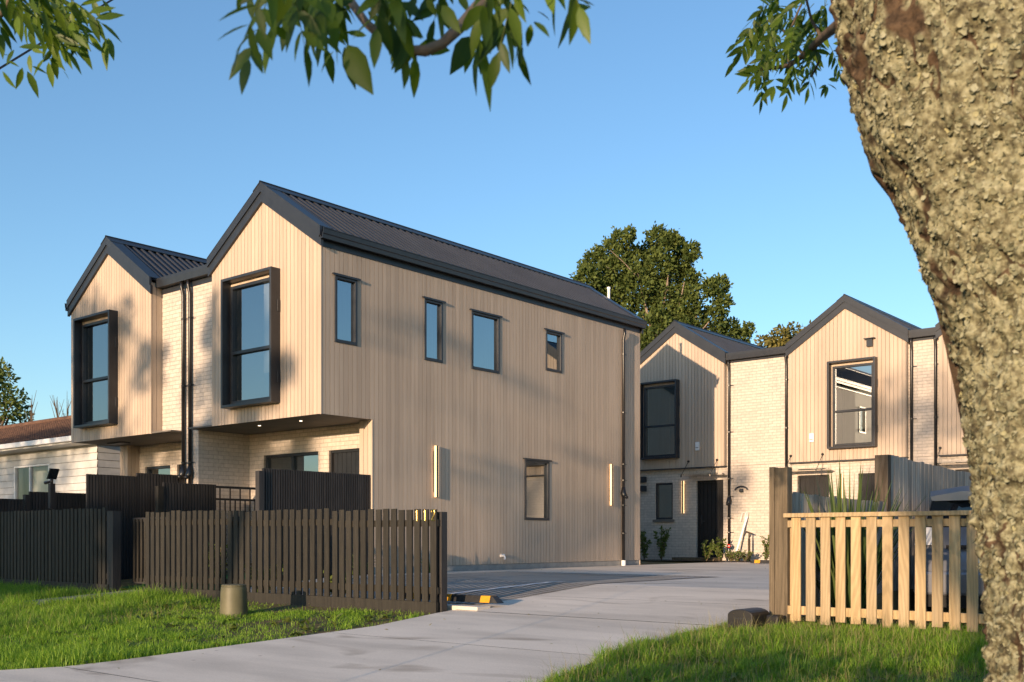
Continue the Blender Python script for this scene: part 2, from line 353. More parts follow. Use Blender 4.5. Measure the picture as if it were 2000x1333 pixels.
def window(parent, pl, a0, a1, z0, z1, fw=.055, proud=.018, inset=.0, mull=None, mullv=None, flash=True, room=.9, name='window', thick=.13, sill=False, roommat='room', backmat=None, curtain_reveal=False):
    """aluminium window: frame with inset glass panes and the lined opening behind"""
    fr = MB(); d0, d1 = -inset-.07, -inset+proud
    pl.box(fr, a0, a0+fw, d0, d1, z0, z1); pl.box(fr, a1-fw, a1, d0, d1, z0, z1)
    pl.box(fr, a0+fw, a1-fw, d0, d1, z0, z0+fw); pl.box(fr, a0+fw, a1-fw, d0, d1, z1-fw, z1)
    dm = (d0+d1)/2
    if mull: pl.box(fr, a0+fw, a1-fw, d0+.004, d1-.004, mull-fw*.55, mull+fw*.55)
    if mullv: pl.box(fr, mullv-fw*.55, mullv+fw*.55, d0+.004, d1-.004, z0+fw, z1-fw)
    o = fr.build(name, M['dark_metal'], parent, bevel=.004)
    pane = MB(); q = dm-.012
    pane.quad(pl.p(a0+fw*.7, q, z0+fw*.7), pl.p(a1-fw*.7, q, z0+fw*.7), pl.p(a1-fw*.7, q, z1-fw*.7), pl.p(a0+fw*.7, q, z1-fw*.7))
    pane.build('pane', M['glass'], o)
    if flash:
        fl = MB(); pl.box(fl, a0-.05, a1+.05, -.01, d1+.03, z1+.003, z1+.022)
        pl.box(fl, a0-.05, a1+.05, d1+.015, d1+.03, z1-.012, z1+.0025); fl.build('head_flashing', M['dark_metal'], o)
    if sill:
        s = MB(); pl.box(s, a0-.06, a1+.06, -.05, .06, z0-.075, z0-.003); s.build('sill', M['soffit'], o)
    if curtain_reveal:
        cu = MB(); w_ = (a1-a0)*.3  # added pale strip standing in for the lit white reveal jamb
        for i in range(8):
            u0, u1 = a1-fw*.6-w_*i/8, a1-fw*.6-w_*(i+1)/8
            cu.quad(pl.p(u0, d0-.10-.02*(i % 2), z0+.03), pl.p(u1, d0-.10-.02*((i+1) % 2), z0+.03), pl.p(u1, d0-.10-.02*((i+1) % 2), z1-.03), pl.p(u0, d0-.10-.02*(i % 2), z1-.03))
        cu.build('curtain_reveal', M['curtain_reveal'], o)
    rm = MB(); e = -room; t = d0-.001
    A = [(a0+.01, z0+.01), (a1-.01, z0+.01), (a1-.01, z1-.01), (a0+.01, z1-.01)]
    for k in range(4):
        (p0, q0), (p1, q1) = A[k], A[(k+1) % 4]
        rm.quad(pl.p(p0, t, q0), pl.p(p1, t, q1), pl.p(p1, t-.16, q1), pl.p(p0, t-.16, q0))
    X0, X1, W0, W1 = max(a0-.5, .06) if pl.k == 'x' else a0-.5, a1+.5, z0-.4, z1+.25; t2 = t-.161
    B = [(X0, W0), (X1, W0), (X1, W1), (X0, W1)]
    for k in range(4):
        (p0, q0), (p1, q1) = B[k], B[(k+1) % 4]
        rm.quad(pl.p(p0, t2, q0), pl.p(p1, t2, q1), pl.p(p1, t2-room, q1), pl.p(p0, t2-room, q0))
        (r0, s0), (r1, s1) = A[k], A[(k+1) % 4]
        rm.quad(pl.p(r0, t2, s0), pl.p(r1, t2, s1), pl.p(p1, t2, q1), pl.p(p0, t2, q0))
    rm.quad(*[pl.p(p, t2-room, q) for p, q in B])
    rm.build('lining', M[roommat], o)
    return o
def box_window(parent, pl, a0, a1, z0, z1, dep=.2, th=.05):
    """deep charcoal surround standing out from the wall round a two-pane window"""
    s = MB(); w = .07
    pl.box(s, a0, a0+th, -.02, dep, z0, z1); pl.box(s, a1-th, a1, -.02, dep, z0, z1)
    pl.box(s, a0+th, a1-th, -.02, dep, z0, z0+th); pl.box(s, a0+th, a1-th, -.02, dep, z1-th, z1)
    for a in (a0-.012, a1):                            # hinge plates on the outer cheeks
        for z in (z0+.35, z1-.75): pl.box(s, a, a+.012, .01, .07, z, z+.2)
    o = s.build('box_window', M['dark_metal'], parent, bevel=.004)
    i0, i1, k0, k1 = a0+th+.04, a1-th-.04, z0+th+.02, z1-th-.07
    lin = MB()                                          # timber lined reveal between surround and sash
    pl.box(lin, a0+th, i0, -.02, .012, z0+th, z1-th); pl.box(lin, i1, a1-th, -.02, .012, z0+th, z1-th)
    pl.box(lin, i0, i1, -.02, .012, k1, z1-th); pl.box(lin, i0, i1, -.02, .012, z0+th, k0)
    lin.build('reveal', M['timber'], o)
    window_child(o, pl, i0, i1, k0, k1)
    return o
def window_child(o, pl, a0, a1, z0, z1):
    fw = .055; fr = MB(); d0, d1 = -.06, .05; mz = z0+(z1-z0)*.42
    pl.box(fr, a0, a0+fw, d0, d1, z0, z1); pl.box(fr, a1-fw, a1, d0, d1, z0, z1)
    for z in (z0, mz, z1-fw): pl.box(fr, a0+fw, a1-fw, d0, d1, z, z+fw)
    fr.build('frame', M['dark_metal'], o, bevel=.003)
    for s, e in ((z0+fw*.8, mz+.005), (mz+fw*.8, z1-fw*.8)):
        pane = MB(); pane.quad(pl.p(a0+fw*.8, -.012, s), pl.p(a1-fw*.8, -.012, s), pl.p(a1-fw*.8, -.012, e), pl.p(a0+fw*.8, -.012, e))
        pane.build('pane', M['glass'], o)
    rm = MB(); t = d0-.002
    A = [(a0, z0), (a1, z0), (a1, z1), (a0, z1)]; B = [(a0-.7, z0-.22), (a1+.7, z0-.22), (a1+.7, z1+.2), (a0-.7, z1+.2)]
    for k in range(4):
        (p0, q0), (p1, q1) = A[k], A[(k+1) % 4]; (r0, s0), (r1, s1) = B[k], B[(k+1) % 4]
        rm.quad(pl.p(p0, t, q0), pl.p(p1, t, q1), pl.p(p1, t-.14, q1), pl.p(p0, t-.14, q0))
        rm.quad(pl.p(p0, t-.14, q0), pl.p(p1, t-.14, q1), pl.p(r1, t-.14, s1), pl.p(r0, t-.14, s0))
        rm.quad(pl.p(r0, t-.14, s0), pl.p(r1, t-.14, s1), pl.p(r1, t-2.2, s1), pl.p(r0, t-2.2, s0))
    rm.quad(*[pl.p(p, t-2.2, q) for p, q in B]); rm.build('lining', M['room'], o)

RZ, SL = 6.85, .66                                      # ridge height above court, roof slope
def roofz(xm): return lambda x: RZ-SL*abs(x-xm)
def gable_roof(parent, xm, hw, y0, y1, right_gutter=True, left_gutter=True):
    """ribbed steel gable roof with barge boards, ridge cap and eave gutters"""
    ov = .06; e = hw+ov
    ys = []; pitch = .18; y = y0+.2
    prof = [(y0-.03, 0), (y0+.2, 0)]
    while y < y1-.3:
        prof += [(y+.04, 0), (y+.062, .042), (y+.098, .042), (y+.12, 0)]; y += pitch
    prof += [(y1+.03, 0)]
    V = []; Q = []
    for sgn in (-1, 1):
        n = len(V)
        for (yy, h) in prof:
            V += [(xm, yy, RZ+h), (xm+sgn*e, yy, RZ-SL*e+h)]
        Q += [(n+2*i, n+2*i+1, n+2*i+3, n+2*i+2) for i in range(len(prof)-1)]
    rb = MB(); rb.add(V, Q); o = rb.build('roof', M['roof'], parent)
    for yy, dr in ((y0, -1), (y1, 1)):
        b = MB()
        def band(t0, t1, ya, yb):
            for s in (-1, 1):
                b.prism_y([(xm, RZ+t0), (xm+s*e, RZ-SL*e+t0), (xm+s*e, RZ-SL*e+t1), (xm, RZ+t1)], min(ya, yb), max(ya, yb))
        band(-.115, .038, yy+dr*.03, yy+dr*.075); band(-.29, -.116, yy+dr*.0, yy+dr*.052)
        band(.039, .05, yy+dr*.078, yy-dr*.19)
        b.build('barge_board', M['dark_metal'], o)
    c = MB()
    for s in (-1, 1): c.prism_y([(xm, RZ+.062), (xm+s*.2, RZ+.062-SL*.2), (xm+s*.2, RZ+.048-SL*.2), (xm, RZ+.05)], y0-.085, y1+.085)
    c.tube([(xm, y0-.085, RZ+.058), (xm, y1+.085, RZ+.058)], .022, 8)
    c.build('ridge_cap', M['dark_metal'], o)
    for s, on in ((-1, left_gutter), (1, right_gutter)):
        if not on: continue
        X = xm+s*hw; g = MB(); zt = RZ-SL*e-.0
        P = [(X+s*.015, zt-.03), (X+s*.02, zt-.15), (X+s*.06, zt-.165), (X+s*.12, zt-.165), (X+s*.125, zt-.10), (X+s*.14, zt-.085), (X+s*.145, zt-.012),
             (X+s*.155, zt-.008), (X+s*.155, zt+.004), (X+s*.138, zt+.004), (X+s*.13, zt-.08), (X+s*.115, zt-.095), (X+s*.11, zt-.15), (X+s*.03, zt-.145), (X+s*.025, zt-.03)]
        g.prism_y(P, y0-.07, y1+.07); g.build('gutter', M['dark_metal'], o)
        f = MB(); f.box(X, X+s*.014, y0, y1, zt-.27, zt-.02); f.build('fascia', M['pipe'], o)
    return o
def downpipe(parent, x, y, ztop, zbot, nrm, head=None, r=.036, out=.09, brackets=(), shift=0):
    """round pipe from a gutter: swan neck, shaft, rain head, collar. nrm: unit vector out of the wall"""
    n = Vector(nrm); b = Vector((x, y, 0)); z = Vector((0, 0, 1)); al = Vector((0, 0, 1)).cross(n)
    p = MB(); o1 = n*out
    pts = [b+o1+z*ztop, b+o1+z*(ztop-.12), b+n*.055+z*(ztop-.27), b+n*.055+z*(ztop-.4), b+n*.055+z*(zbot)]
    p.tube(pts, r, 10)
    o = p.build('downpipe', M['pipe'], parent, smooth=True)
    for zz in brackets:
        k = MB(); k.tube([b+n*.055+z*(zz-.012), b+n*.055+z*(zz+.012)], r*1.22, 10); k.tube([b+n*.055+z*zz, b+n*.05+al*.13+z*zz], .008, 6)
        k.build('bracket', M['pipe'], o)
    if head:
        h = MB(); c = b+n*.055
        h.tube([c+z*(head+.2), c+z*(head+.06), c+n*.03+z*(head-.01), c+n*.05+z*(head-.04)], [r*1.05, r*2.0, r*2.0, r*1.2], 10); h.tube([c+n*.02+z*(head-.0), c+n*.11-z*.05+z*head], [r*1.2, r*.9], 10)
        h.build('rain_head', M['pipe'], o, smooth=True)
    return o
def wall_lamp(parent, pl, a, z0, z1):
    m = MB(); pl.box(m, a-.021, a+.021, .0, .066, z0, z1); pl.box(m, a-.05, a+.05, .0, .012, z0+.1, z1-.1)
    o = m.build('wall_lamp', M['dark_metal'], parent)
    for s in (-1, 1):
        l = MB(); pl.box(l, a+s*.023, a+s*.036, .014, .058, z0+.004, z1-.004); l.build('light_strip', M['lamp'], o)
    return o

# ------------------------------------------------------------------ ground, driveway, paths
def ribbon(name, mat, rows, off, kind='structure', nx=1):
    mb = MB()
    ys = sorted({r[0] for r in rows} | {y for y in GY if rows[0][0] < y < rows[-1][0]})
    L = [np.interp(y, [r[0] for r in rows], [r[1] for r in rows]) for y in ys]; Rr = [np.interp(y, [r[0] for r in rows], [r[2] for r in rows]) for y in ys]
    for i in range(len(ys)-1):
        mb.quad((L[i], ys[i], G(ys[i])+off), (Rr[i], ys[i], G(ys[i])+off), (Rr[i+1], ys[i+1], G(ys[i+1])+off), (L[i+1], ys[i+1], G(ys[i+1])+off))
    return tag(mb.build(name, mat), kind=kind)
ribbon('ground', M['verge'], [(-300, -400, 9.27), (400, -400, 9.27)], -.03)
def yard(y): return float(np.interp(y, [-300, -13.2, -13, -7.4, -2.1, -1.4, 400], [-.93, -.9, -.76, -.52, -.2, -.40, -.42]))
mb = MB(); ysr = [-300, -13.2, -13, -11.4, -7.4, -2.6, -2.1, -1.4, 400]
for ya, yb in zip(ysr[:-1], ysr[1:]): mb.quad((9.27, ya, yard(ya)), (400, ya, yard(ya)), (400, yb, yard(yb)), (9.27, yb, yard(yb)))
ysw = [-2.3, -2.1, -1.4, .5, 20]
for ya, yb in zip(ysw[:-1], ysw[1:]): mb.quad((9.269, ya, yard(ya)), (9.269, yb, yard(yb)), (9.269, yb, G(yb)+.02), (9.269, ya, G(ya)+.02))
tag(mb.build('neighbour_ground', M['verge']), kind='structure')
ribbon('road', M['asphalt'], [(-23, -400, 400), (-13.2, -400, 400)], .0)
# driveway slabs, cut at the control joints so that each joint is a real 8 mm slot
def edges(y):
    l = np.interp(y, [-9, -7.4, -6.9, -5, -3.9, -2.6, -2.3], [3.2, 4.6, 5.05, 5.35, 5.5, 5.27, 5.27]); r = np.interp(y, [-9, -7.4, -5.6, -3.9, -1.4, 0], [10.4, 9.7, 9.1, 8.75, 8.75, 8.9]); return l, r
cuts_y = [-8.8, -6.98, -4.42, -2.42]
for i in range(len(cuts_y)-1):
    y0, y1 = cuts_y[i], cuts_y[i+1]-.012
    ys = np.linspace(y0, y1, 8)
    ribbon('driveway', M['concrete'], [(y, *edges(y)) for y in ys], .0)
ribbon('driveway_joint', M['path'], [(-8.8, 4.6, 9.7), (-7.4, 5.2, 9.2), (-6.9, 5.3, 9.0), (-2.4, 5.4, 8.6)], -.02)
ribbon('footpath', M['concrete'], [(-8.9, -60, 3.2), (-7.42, -60, 4.6)], .0)
ribbon('footpath_right', M['concrete'], [(-8.9, 10.4, 10.6), (-8.8, 10.4, 10.6)], .0)
for (y0, y1) in ((-2.408, -.92), (-.908, 3.98), (3.992, 8.6), (8.612, 13.9)):
    l = 5.29 if y1 < 4 else .02
    ribbon('court', M['concrete'], [(y0, l, 8.95), (y1, l, 8.95)], .0)
ribbon('court_base', M['gravel_gap'], [(-2.1, .02, 5.3), (4.1, .02, 5.3)], -.0045)
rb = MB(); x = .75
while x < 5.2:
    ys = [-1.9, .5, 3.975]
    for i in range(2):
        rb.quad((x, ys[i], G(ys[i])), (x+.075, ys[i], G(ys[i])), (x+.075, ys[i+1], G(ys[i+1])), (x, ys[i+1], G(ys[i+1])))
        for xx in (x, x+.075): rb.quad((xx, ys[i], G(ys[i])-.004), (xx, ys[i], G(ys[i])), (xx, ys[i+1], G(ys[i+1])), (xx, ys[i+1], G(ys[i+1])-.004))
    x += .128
tag(rb.build('ribbed_paving', M['rib_shaded']), kind='structure')
ribbon('court_edge', M['concrete'], [(-2.1, .02, .74), (3.98, .02, .74)], .0)
ribbon('court_edge', M['concrete'], [(-2.1, 5.185, 5.289), (3.98, 5.185, 5.289)], .0)
ribbon('stall_line', M['white'], [(-1.2, 3.92, 4.05), (.5, 4.38, 4.50), (.75, 4.44, 4.56)], .005)
ribbon('court_edge', M['concrete'], [(-2.1, 5.185, 5.289), (3.98, 5.185, 5.289)], .0)
ribbon('stall_line', M['white'], [(2.75, 5.02, 5.1), (3.5, 5.02, 5.1)], .005)
ribbon('garden_bed', M['soil'], [(13.95, -3, 9), (14.9, -3, 9)], .012)
ribbon('yard_path', M['path'], [(-4.6, -1.95, -1.0), (-2.3, -1.95, -1.0)], .0)
ribbon('green_mat', M['mat'], [(-2.25, -2.6, 0), (1.3, -2.6, 0)], .004)

# ------------------------------------------------------------------ front townhouses
H = thing('townhouse', (0, 0, 0), 'nearest pale timber and brick townhouse pair with two dark framed box windows facing the street', 'house')
SOF = 2.715; YB = 9.73; REC = 1.435
front = Plane('y', 0); side = Plane('x', 0)
A0, A1, AM = -3.115, 0, -1.557; B0, B1, BM = -8.37, -5.186, -6.778
WIN = [(.288, .793, 3.953, 5.09), (2.435, 2.93, 3.93, 5.07), (3.732, 4.573, 3.925, 5.06), (6.07, 6.643, 4.185, 5.04), (5.369, 6.194, 1.01, 2.265)]
bwA = (-2.556, -1.085+.0, 2.985, 5.315); bwB = (-7.904, -6.43, 2.985, 5.32)
def hole(b): return (b[0]+.05, b[1]-.05, b[2]+.05, b[3]-.05)
tA = lambda x: RZ-.05-SL*abs(x-AM); tB = lambda x: RZ-.05-SL*abs(x-BM)
cladding(H, front, A0, A1, SOF, tA, [hole(bwA)], [AM])
cladding(H, front, B0, B1, SOF, tB, [hole(bwB)], [BM])
cladding(H, side, 0, YB, lambda a: SOF if a < 1.15 else .118, 5.62, WIN, [1.15])
cladding(H, Plane('x', B1), 0, .25, SOF, 5.72)
# left flank, rear gables (plain boards)
lf = MB(); lf.quad((B0, 0, SOF), (B0, YB, SOF), (B0, YB, 5.72), (B0, 0, 5.72)); lf.quad((B0, 1.15, 0), (B0, YB, 0), (B0, YB, SOF), (B0, 1.15, SOF))
for x0, x1, xm in ((A0, A1, AM), (B0, B1, BM)):
    lf.add([(x0, YB, 0), (x1, YB, 0), (x1, YB, 5.72), (xm, YB, 6.75), (x0, YB, 5.72)], [(0, 1, 2, 3, 4)])
lf.quad((B1, YB, 0), (A0, YB, 0), (A0, YB, 5.6), (B1, YB, 5.6)); lf.build('flank_wall', M['timber'], H)
for x, d in ((-.03, 0),):                                # corner boards of the front gables
    for bx in ((-.02, .004, -.004, .02, SOF-.01, 5.6), (B1-.02, B1+.004, -.004, .02, SOF-.01, 5.6), (-.02, .004, 1.146, 1.17, .118, SOF-.002)):
        cb = MB(); cb.box(*bx); cb.build('corner_board', M['timber'], H)
# recessed entries: brick pier, reveal, rear wall, stub walls, soffit
brick(H, Plane('y', .25), B1, A0, SOF, 5.62, name='brick_wall')
brick(H, Plane('y', .25), -4.5, -3.93, -.02, SOF-.002)
brick(H, Plane('x', -3.93), .25, REC, -.02, SOF)
q = MB(); q.quad((-4.5, .25, 0), (-4.5, REC, 0), (-4.5, REC, SOF), (-4.5, .25, SOF), [(0, 0), (1.2, 0), (1.2, SOF), (0, SOF)]); q.build('brick_wall', M['brick'], H)
rec = Plane('y', REC)
slid = (-3.47, -1.8, .05, 2.275); dr = (-1.5, -.65, .05, 2.27)
brick(H, rec, -3.93, -.333, -.02, SOF, [slid, dr])
w2 = (-7.8, -6.79, .6, 2.235); w3 = (-6.53, -5.6, .05, 2.235)
brick(H, rec, -8.04, -4.5, -.02, SOF, [w2, w3])
window(H, rec, *slid, inset=.06, mullv=-2.63, flash=False, room=2.5, name='sliding_door')
window(H, rec, *w2, inset=.06, flash=False, room=2, name='window')
def panel_door(par, pl, a0, a1, z0, z1, inset=.07, n=6, name='door', handle=True):
    d = MB(); pl.box(d, a0, a0+.05, -inset-.06, -inset+.03, z0, z1); pl.box(d, a1-.05, a1, -inset-.06, -inset+.03, z0, z1); pl.box(d, a0+.05, a1-.05, -inset-.06, -inset+.03, z1-.05, z1)
    p = (a1-a0-.1)/n
    for i in range(n): pl.box(d, a0+.05+i*p+.004, a0+.05+(i+1)*p-.004, -inset-.04, -inset, z0, z1-.051)
    pl.box(d, a0+.05, a1-.05, -inset-.05, -inset-.012, z0, z1-.051)
    o = d.build(name, M['door'], par)
    if handle:
        h = MB(); pl.box(h, a0+.1, a0+.15, -inset, -inset+.02, z0+.95, z0+1.2); pl.box(h, a0+.11, a0+.25, -inset+.02, -inset+.045, z0+1.02, z0+1.045)
        h.build('handle', M['white'] if False else M['dark_metal'], o)
    return o
panel_door(H, rec, *dr, name='door'); panel_door(H, rec, *w3, name='door')
cladding(H, Plane('y', 1.15), -.333, 0, -.02, SOF); cladding(H, Plane('y', 1.15), B0, -8.04, -.02, SOF)
cladding(H, Plane('x', -8.04), 1.15, REC, -.02, SOF, name='timber_cladding')
sf = MB(); sf.box(-3.93, -.004, .012, REC-.002, SOF+.002, SOF+.03); sf.box(B0+.004, -4.5, .012, REC-.002, SOF+.002, SOF+.03); sf.box(B1-.01, A0+.01, .262, REC-.002, SOF+.003, SOF+.031)
s_o = sf.build('soffit', M['soffit'], H)
for x, y in ((-2.35, .5), (-1.15, .5)):
    d = MB(); d.tube([(x, y, SOF-.003), (x, y, SOF+.0015)], .026, 14); d.build('downlight', M['downlight'], s_o)
v = MB(); v.box(-7.85, -7.25, .55, .75, SOF-.03, SOF+.001); v.build('vent', M['dark_metal'], s_o)
pb = MB(); pb.box(-.05, -.018, 1.17, YB, -.05, .116); pb.build('plinth', M['plinth'], H)
gable_roof(H, AM, 1.557, 0, YB, True, False); gable_roof(H, BM, 1.592, 0, YB, False, True)
lid = MB(); lid.box(B1-.06, A0+.06, .15, YB, 5.66, 5.69); lid.build('valley_roof', M['roof'], H)
g = MB(); g.prism_x([(.24, 5.62), (.24, 5.78), (.21, 5.78), (.2, 5.64), (.13, 5.635), (.12, 5.72), (.105, 5.79), (.09, 5.8), (.09, 5.74), (.1, 5.62)], B1-.02, A0+.02); g.build('gutter', M['dark_metal'], H)
f = MB(); f.box(B1+.002, A0-.002, .236, .248, 5.51, 5.66); f.build('fascia', M['dark_metal'], H)
box_window(H, front, *bwA); box_window(H, front, *bwB)
for wdw in WIN: window(H, side, *wdw, room=1.4, curtain_reveal=wdw[2] > 3)
for a, z0, z1 in ((2.734, 1.396, 2.362), (8.484, 1.38, 2.33)): wall_lamp(H, side, a, z0, z1)
downpipe(H, -4.36, .25, 5.64, .2, (0, -1, 0), head=1.86, brackets=(4.9, 3.6, 2.1)); downpipe(H, -4.13, .25, 5.64, .2, (0, -1, 0), head=1.84, brackets=(4.9, 3.6, 2.1))
dpp = downpipe(H, 0, 8.944, 5.5, .12, (1, 0, 0), head=1.62, brackets=(4.9, 3.55, 2.35, 1.98, 1.4, .75))
c = MB(); c.tube([(.055, 8.944, 0), (.055, 8.944, .12)], .05, 12); c.build('collar', M['white'], dpp)
tp = MB(); tp.tube([(0, 4.62, .28), (.09, 4.62, .28), (.11, 4.62, .25), (.11, 4.62, .21)], [.03, .022, .022, .022], 8); tp.box(.04, .07, 4.57, 4.67, .3, .315); tp.build('outside_tap', M['white'], H)
fl = MB(); P0 = at(1189, 585, 26); fl.tube([(P0.x, P0.y, P0.z-1.6), (P0.x, P0.y, P0.z+.25)], .035, 10); fl.tube([(P0.x, P0.y, P0.z+.25), (P0.x, P0.y, P0.z+.3)], .045, 10); fl.build('flue', M['white'], H)

# ------------------------------------------------------------------ rear townhouses
Y2 = 14.9
K = thing('townhouse', (-1, Y2, 0), 'rear row of pale timber and cream brick townhouses behind the parking court', 'house')
f2 = Plane('y', Y2); f2b = Plane('y', Y2+.14)
GB = [(-3.7, -.56), (1.35, 4.48), (5.26, 8.39)]
BW2 = [(-3.27, -2.0, 2.945, 5.2), (2.5, 3.76, 2.95, 5.21), (6.45, 7.7, 2.95, 5.21)]
for (x0, x1), bw in zip(GB, BW2):
    xm = (x0+x1)/2
    cladding(K, f2, x0, x1, 2.66, (lambda m: (lambda x: RZ-.05-SL*abs(x-m)))(xm), [hole(bw)], [xm], pitch=.104)
    box_window(K, f2, *bw)
    cladding(K, Plane('x', x1), Y2, Y2+.14, 2.66, 5.7, pitch=.07)
    gable_roof(K, xm, 1.565, Y2, Y2+9, False, False)
    fb = MB(); fb.box(x0, x1+.01, Y2-.015, Y2+.14, 2.63, 2.658); fb.build('base_flashing', M['dark_metal'], K)
for x0, x1 in ((-.56, 1.35), (4.48, 5.26)):
    brick(K, f2b, x0, x1, 2.655, 5.62)
    g = MB(); yy = Y2+.13
    g.prism_x([(yy, 5.60), (yy, 5.78), (yy-.03, 5.78), (yy-.04, 5.63), (yy-.11, 5.63), (yy-.12, 5.71), (yy-.135, 5.78), (yy-.15, 5.79), (yy-.15, 5.72), (yy-.14, 5.6)], x0-.02, x1+.02); g.build('gutter', M['dark_metal'], K)
    f = MB(); f.box(x0, x1, yy-.006, yy+.006, 5.53, 5.599); f.build('fascia', M['dark_metal'], K)
    lid = MB(); lid.box(x0-.06, x1+.06, Y2+.1, Y2+9, 5.66, 5.69); lid.build('valley_roof', M['roof'], K)
dC = (-1.536, -.672, .09, 2.28); wC = (-2.905, -2.314, 1.186, 2.253); dD = (1.538, 2.42, .09, 2.31); wD = (3.2, 4.1, .09, 2.3); dE = (5.6, 6.4, .09, 2.3)
brick(K, f2b, -3.7, 8.39, -.02, 2.65, [dC, wC, dD, wD, dE])
window(K, f2b, *wC, inset=.05, flash=False, sill=True, room=1.6)
for d_ in (dC, dD, dE): panel_door(K, f2b, *d_, inset=.1, name='door')
panel_door(K, f2b, *wD, inset=.08, name='door', handle=False)
wall_lamp(K, f2b, -1.956, 1.352, 2.295); wall_lamp(K, f2b, 2.765, 1.35, 2.31)
for x, dx in ((-.464, 0), (1.246, 0), (4.575, 0), (5.157, 0)):
    downpipe(K, x, Y2+.14, 5.62, .05, (0, -1, 0), head=1.62 if x < 0 else None, brackets=(4.9, 3.6, 2.3, 1.8, 1.2, .8), out=.1)
for x0, x1, rods in ((-1.74, -.5, (-1.703, -.784)), (1.36, 2.6, (1.42, 2.308)), (5.2, 6.4, (5.3, 6.2))):
    gl = MB(); gl.prism_x([(Y2-.55, 2.425), (Y2+.13, 2.38), (Y2+.13, 2.388), (Y2-.55, 2.433)], x0, x1); cn = gl.build('canopy', M['clear'], K)
    for r_ in rods:
        rd = MB(); top = Vector((r_, Y2-.01, 2.83)); rd.tube([top, (r_, Y2-.42, 2.40)], .008, 6); rd.tube([top+Vector((0, .02, 0)), top-Vector((0, .02, 0))], .035, 10); rd.tube([(r_, Y2-.42, 2.36), (r_, Y2-.42, 2.41)], .02, 8)
        rd.tube([(r_+.12, Y2+.14, 2.42), (r_+.12, Y2+.09, 2.42)], .04, 10); rd.build('canopy_rod', M['pipe'], cn)
for x, z in ((-1.404, 3.13), (2.012, 3.16)):
    al = MB(); al.box(x-.065, x+.065, Y2-.05, Y2, z, z+.24); o = al.build('alarm_box', M['white'], K, bevel=.015)
    al = MB(); al.box(x-.045, x+.045, Y2-.055, Y2-.0505, z+.07, z+.085); al.build('slot', M['dark_metal'], o)
vt = MB(); vt.box(3.5, 3.65, Y2-.09, Y2, 5.5, 5.68); vt.box(3.44, 3.71, Y2-.13, Y2, 5.69, 5.71); vt.build('extract_vent', M['dark_metal'], K)
for z in (2.02, 2.29): 
    mbx = MB(); mbx.box(-3.42, -3.2, Y2+.02, Y2+.139, z, z+.17); mbx.build('meter_box', M['dark_metal'], K, bevel=.01)
bl = MB(); cx, cz = -.09, 2.0
bl.tube([(cx+.2*math.cos(q), Y2+.08, cz+.13*math.sin(q)-.06) for q in np.linspace(.25, math.pi-.25, 9)], .02, 8); bl.lathe((cx, Y2+.09, cz-.05), [(.0, -.05), (.05, -.04), (.06, .0), (.05, .05), (0, .06)], 12)
bl.build('bulkhead_lamp', M['dark_metal'], K)
st = MB(); st.box(-2.05, -.7, Y2-.35, Y2+.13, 0, .09); st.build('door_step', M['post_timber'], K)
bk = MB()
for x0, x1 in GB: bk.add([(x0, Y2+9, 0), (x1, Y2+9, 0), (x1, Y2+9, 5.7), ((x0+x1)/2, Y2+9, 6.75), (x0, Y2+9, 5.7)], [(0, 1, 2, 3, 4)])
bk.quad((-3.7, Y2, 0), (-3.7, Y2+9, 0), (-3.7, Y2+9, 5.7), (-3.7, Y2, 5.7)); bk.quad((8.39, Y2, 0), (8.39, Y2+9, 0), (8.39, Y2+9, 5.7), (8.39, Y2, 5.7)); bk.build('flank_wall', M['timber'], K)

# ------------------------------------------------------------------ neighbour house
Q = thing('weatherboard_house', (-15, 2.5, 0), 'old white weatherboard bungalow with brown tiled roof at the left edge', 'house')
yn = 2.5; xn = -11.83; pn = Plane('y', yn)
wn = [(-16.45, -14.38, 1.62, 2.68), (-20.2, -17.75, 1.62, 2.72)]
def boards(pl, lo, hi, z0, z1, holes):
    mb = MB(); z = z0
    while z < z1-.01:
        e = min(z+.19, z1)
        for a0, a1 in strips(lo, hi, [h[0] for h in holes]+[h[1] for h in holes]):
            for s, t_ in zspans(a0, a1, z, e, holes):
                mb.add([pl.p(a0, .022, s+.009), pl.p(a1, .022, s+.009), pl.p(a1, .006, t_), pl.p(a0, .006, t_), pl.p(a0, -.02, s+.009), pl.p(a1, -.02, s+.009)], [(0, 1, 2, 3), (4, 5, 1, 0)])
        z = e
    return mb
ww_ = boards(pn, -30, xn, -.2, 3.3, wn).build('weatherboard_wall', M['weatherboard'], Q)
bk = MB(); wall(bk, pn, -30, xn, -.2, 3.3, wn, (), -.012); bk.build('board_shadow_gap', M['groove'], ww_)  # dark sheet stands in for the overlap shade under each board
ww_ = boards(Plane('x', xn), yn, 12, -.2, 3.3, []).build('weatherboard_wall', M['weatherboard'], Q)
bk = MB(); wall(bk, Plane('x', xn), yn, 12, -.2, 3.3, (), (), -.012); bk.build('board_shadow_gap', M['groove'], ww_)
for h in wn:
    o = window(Q, pn, *h, fw=.05, flash=False, room=.3, mullv=h[0]+(h[1]-h[0])*.45, roommat='curtain_reveal')
    o.data.materials[0] = M['white']
    for ch in o.children:
        if ch.name.startswith('pane'): ch.data.materials[0] = M['old_glass']
    s = MB(); pn.box(s, h[0]-.06, h[1]+.06, -.02, .08, h[2]-.07, h[2]-.003); s.build('sill', M['dark_metal'], o)
rt = MB()                                                # pitched tile roof with rows of rolls
ye, yr, ze, zr_ = yn-.55, yn+3.6, 3.22, 4.62
nx = 130; x0, x1 = -30, xn+.5; nr = 12
V = []; Fc = []
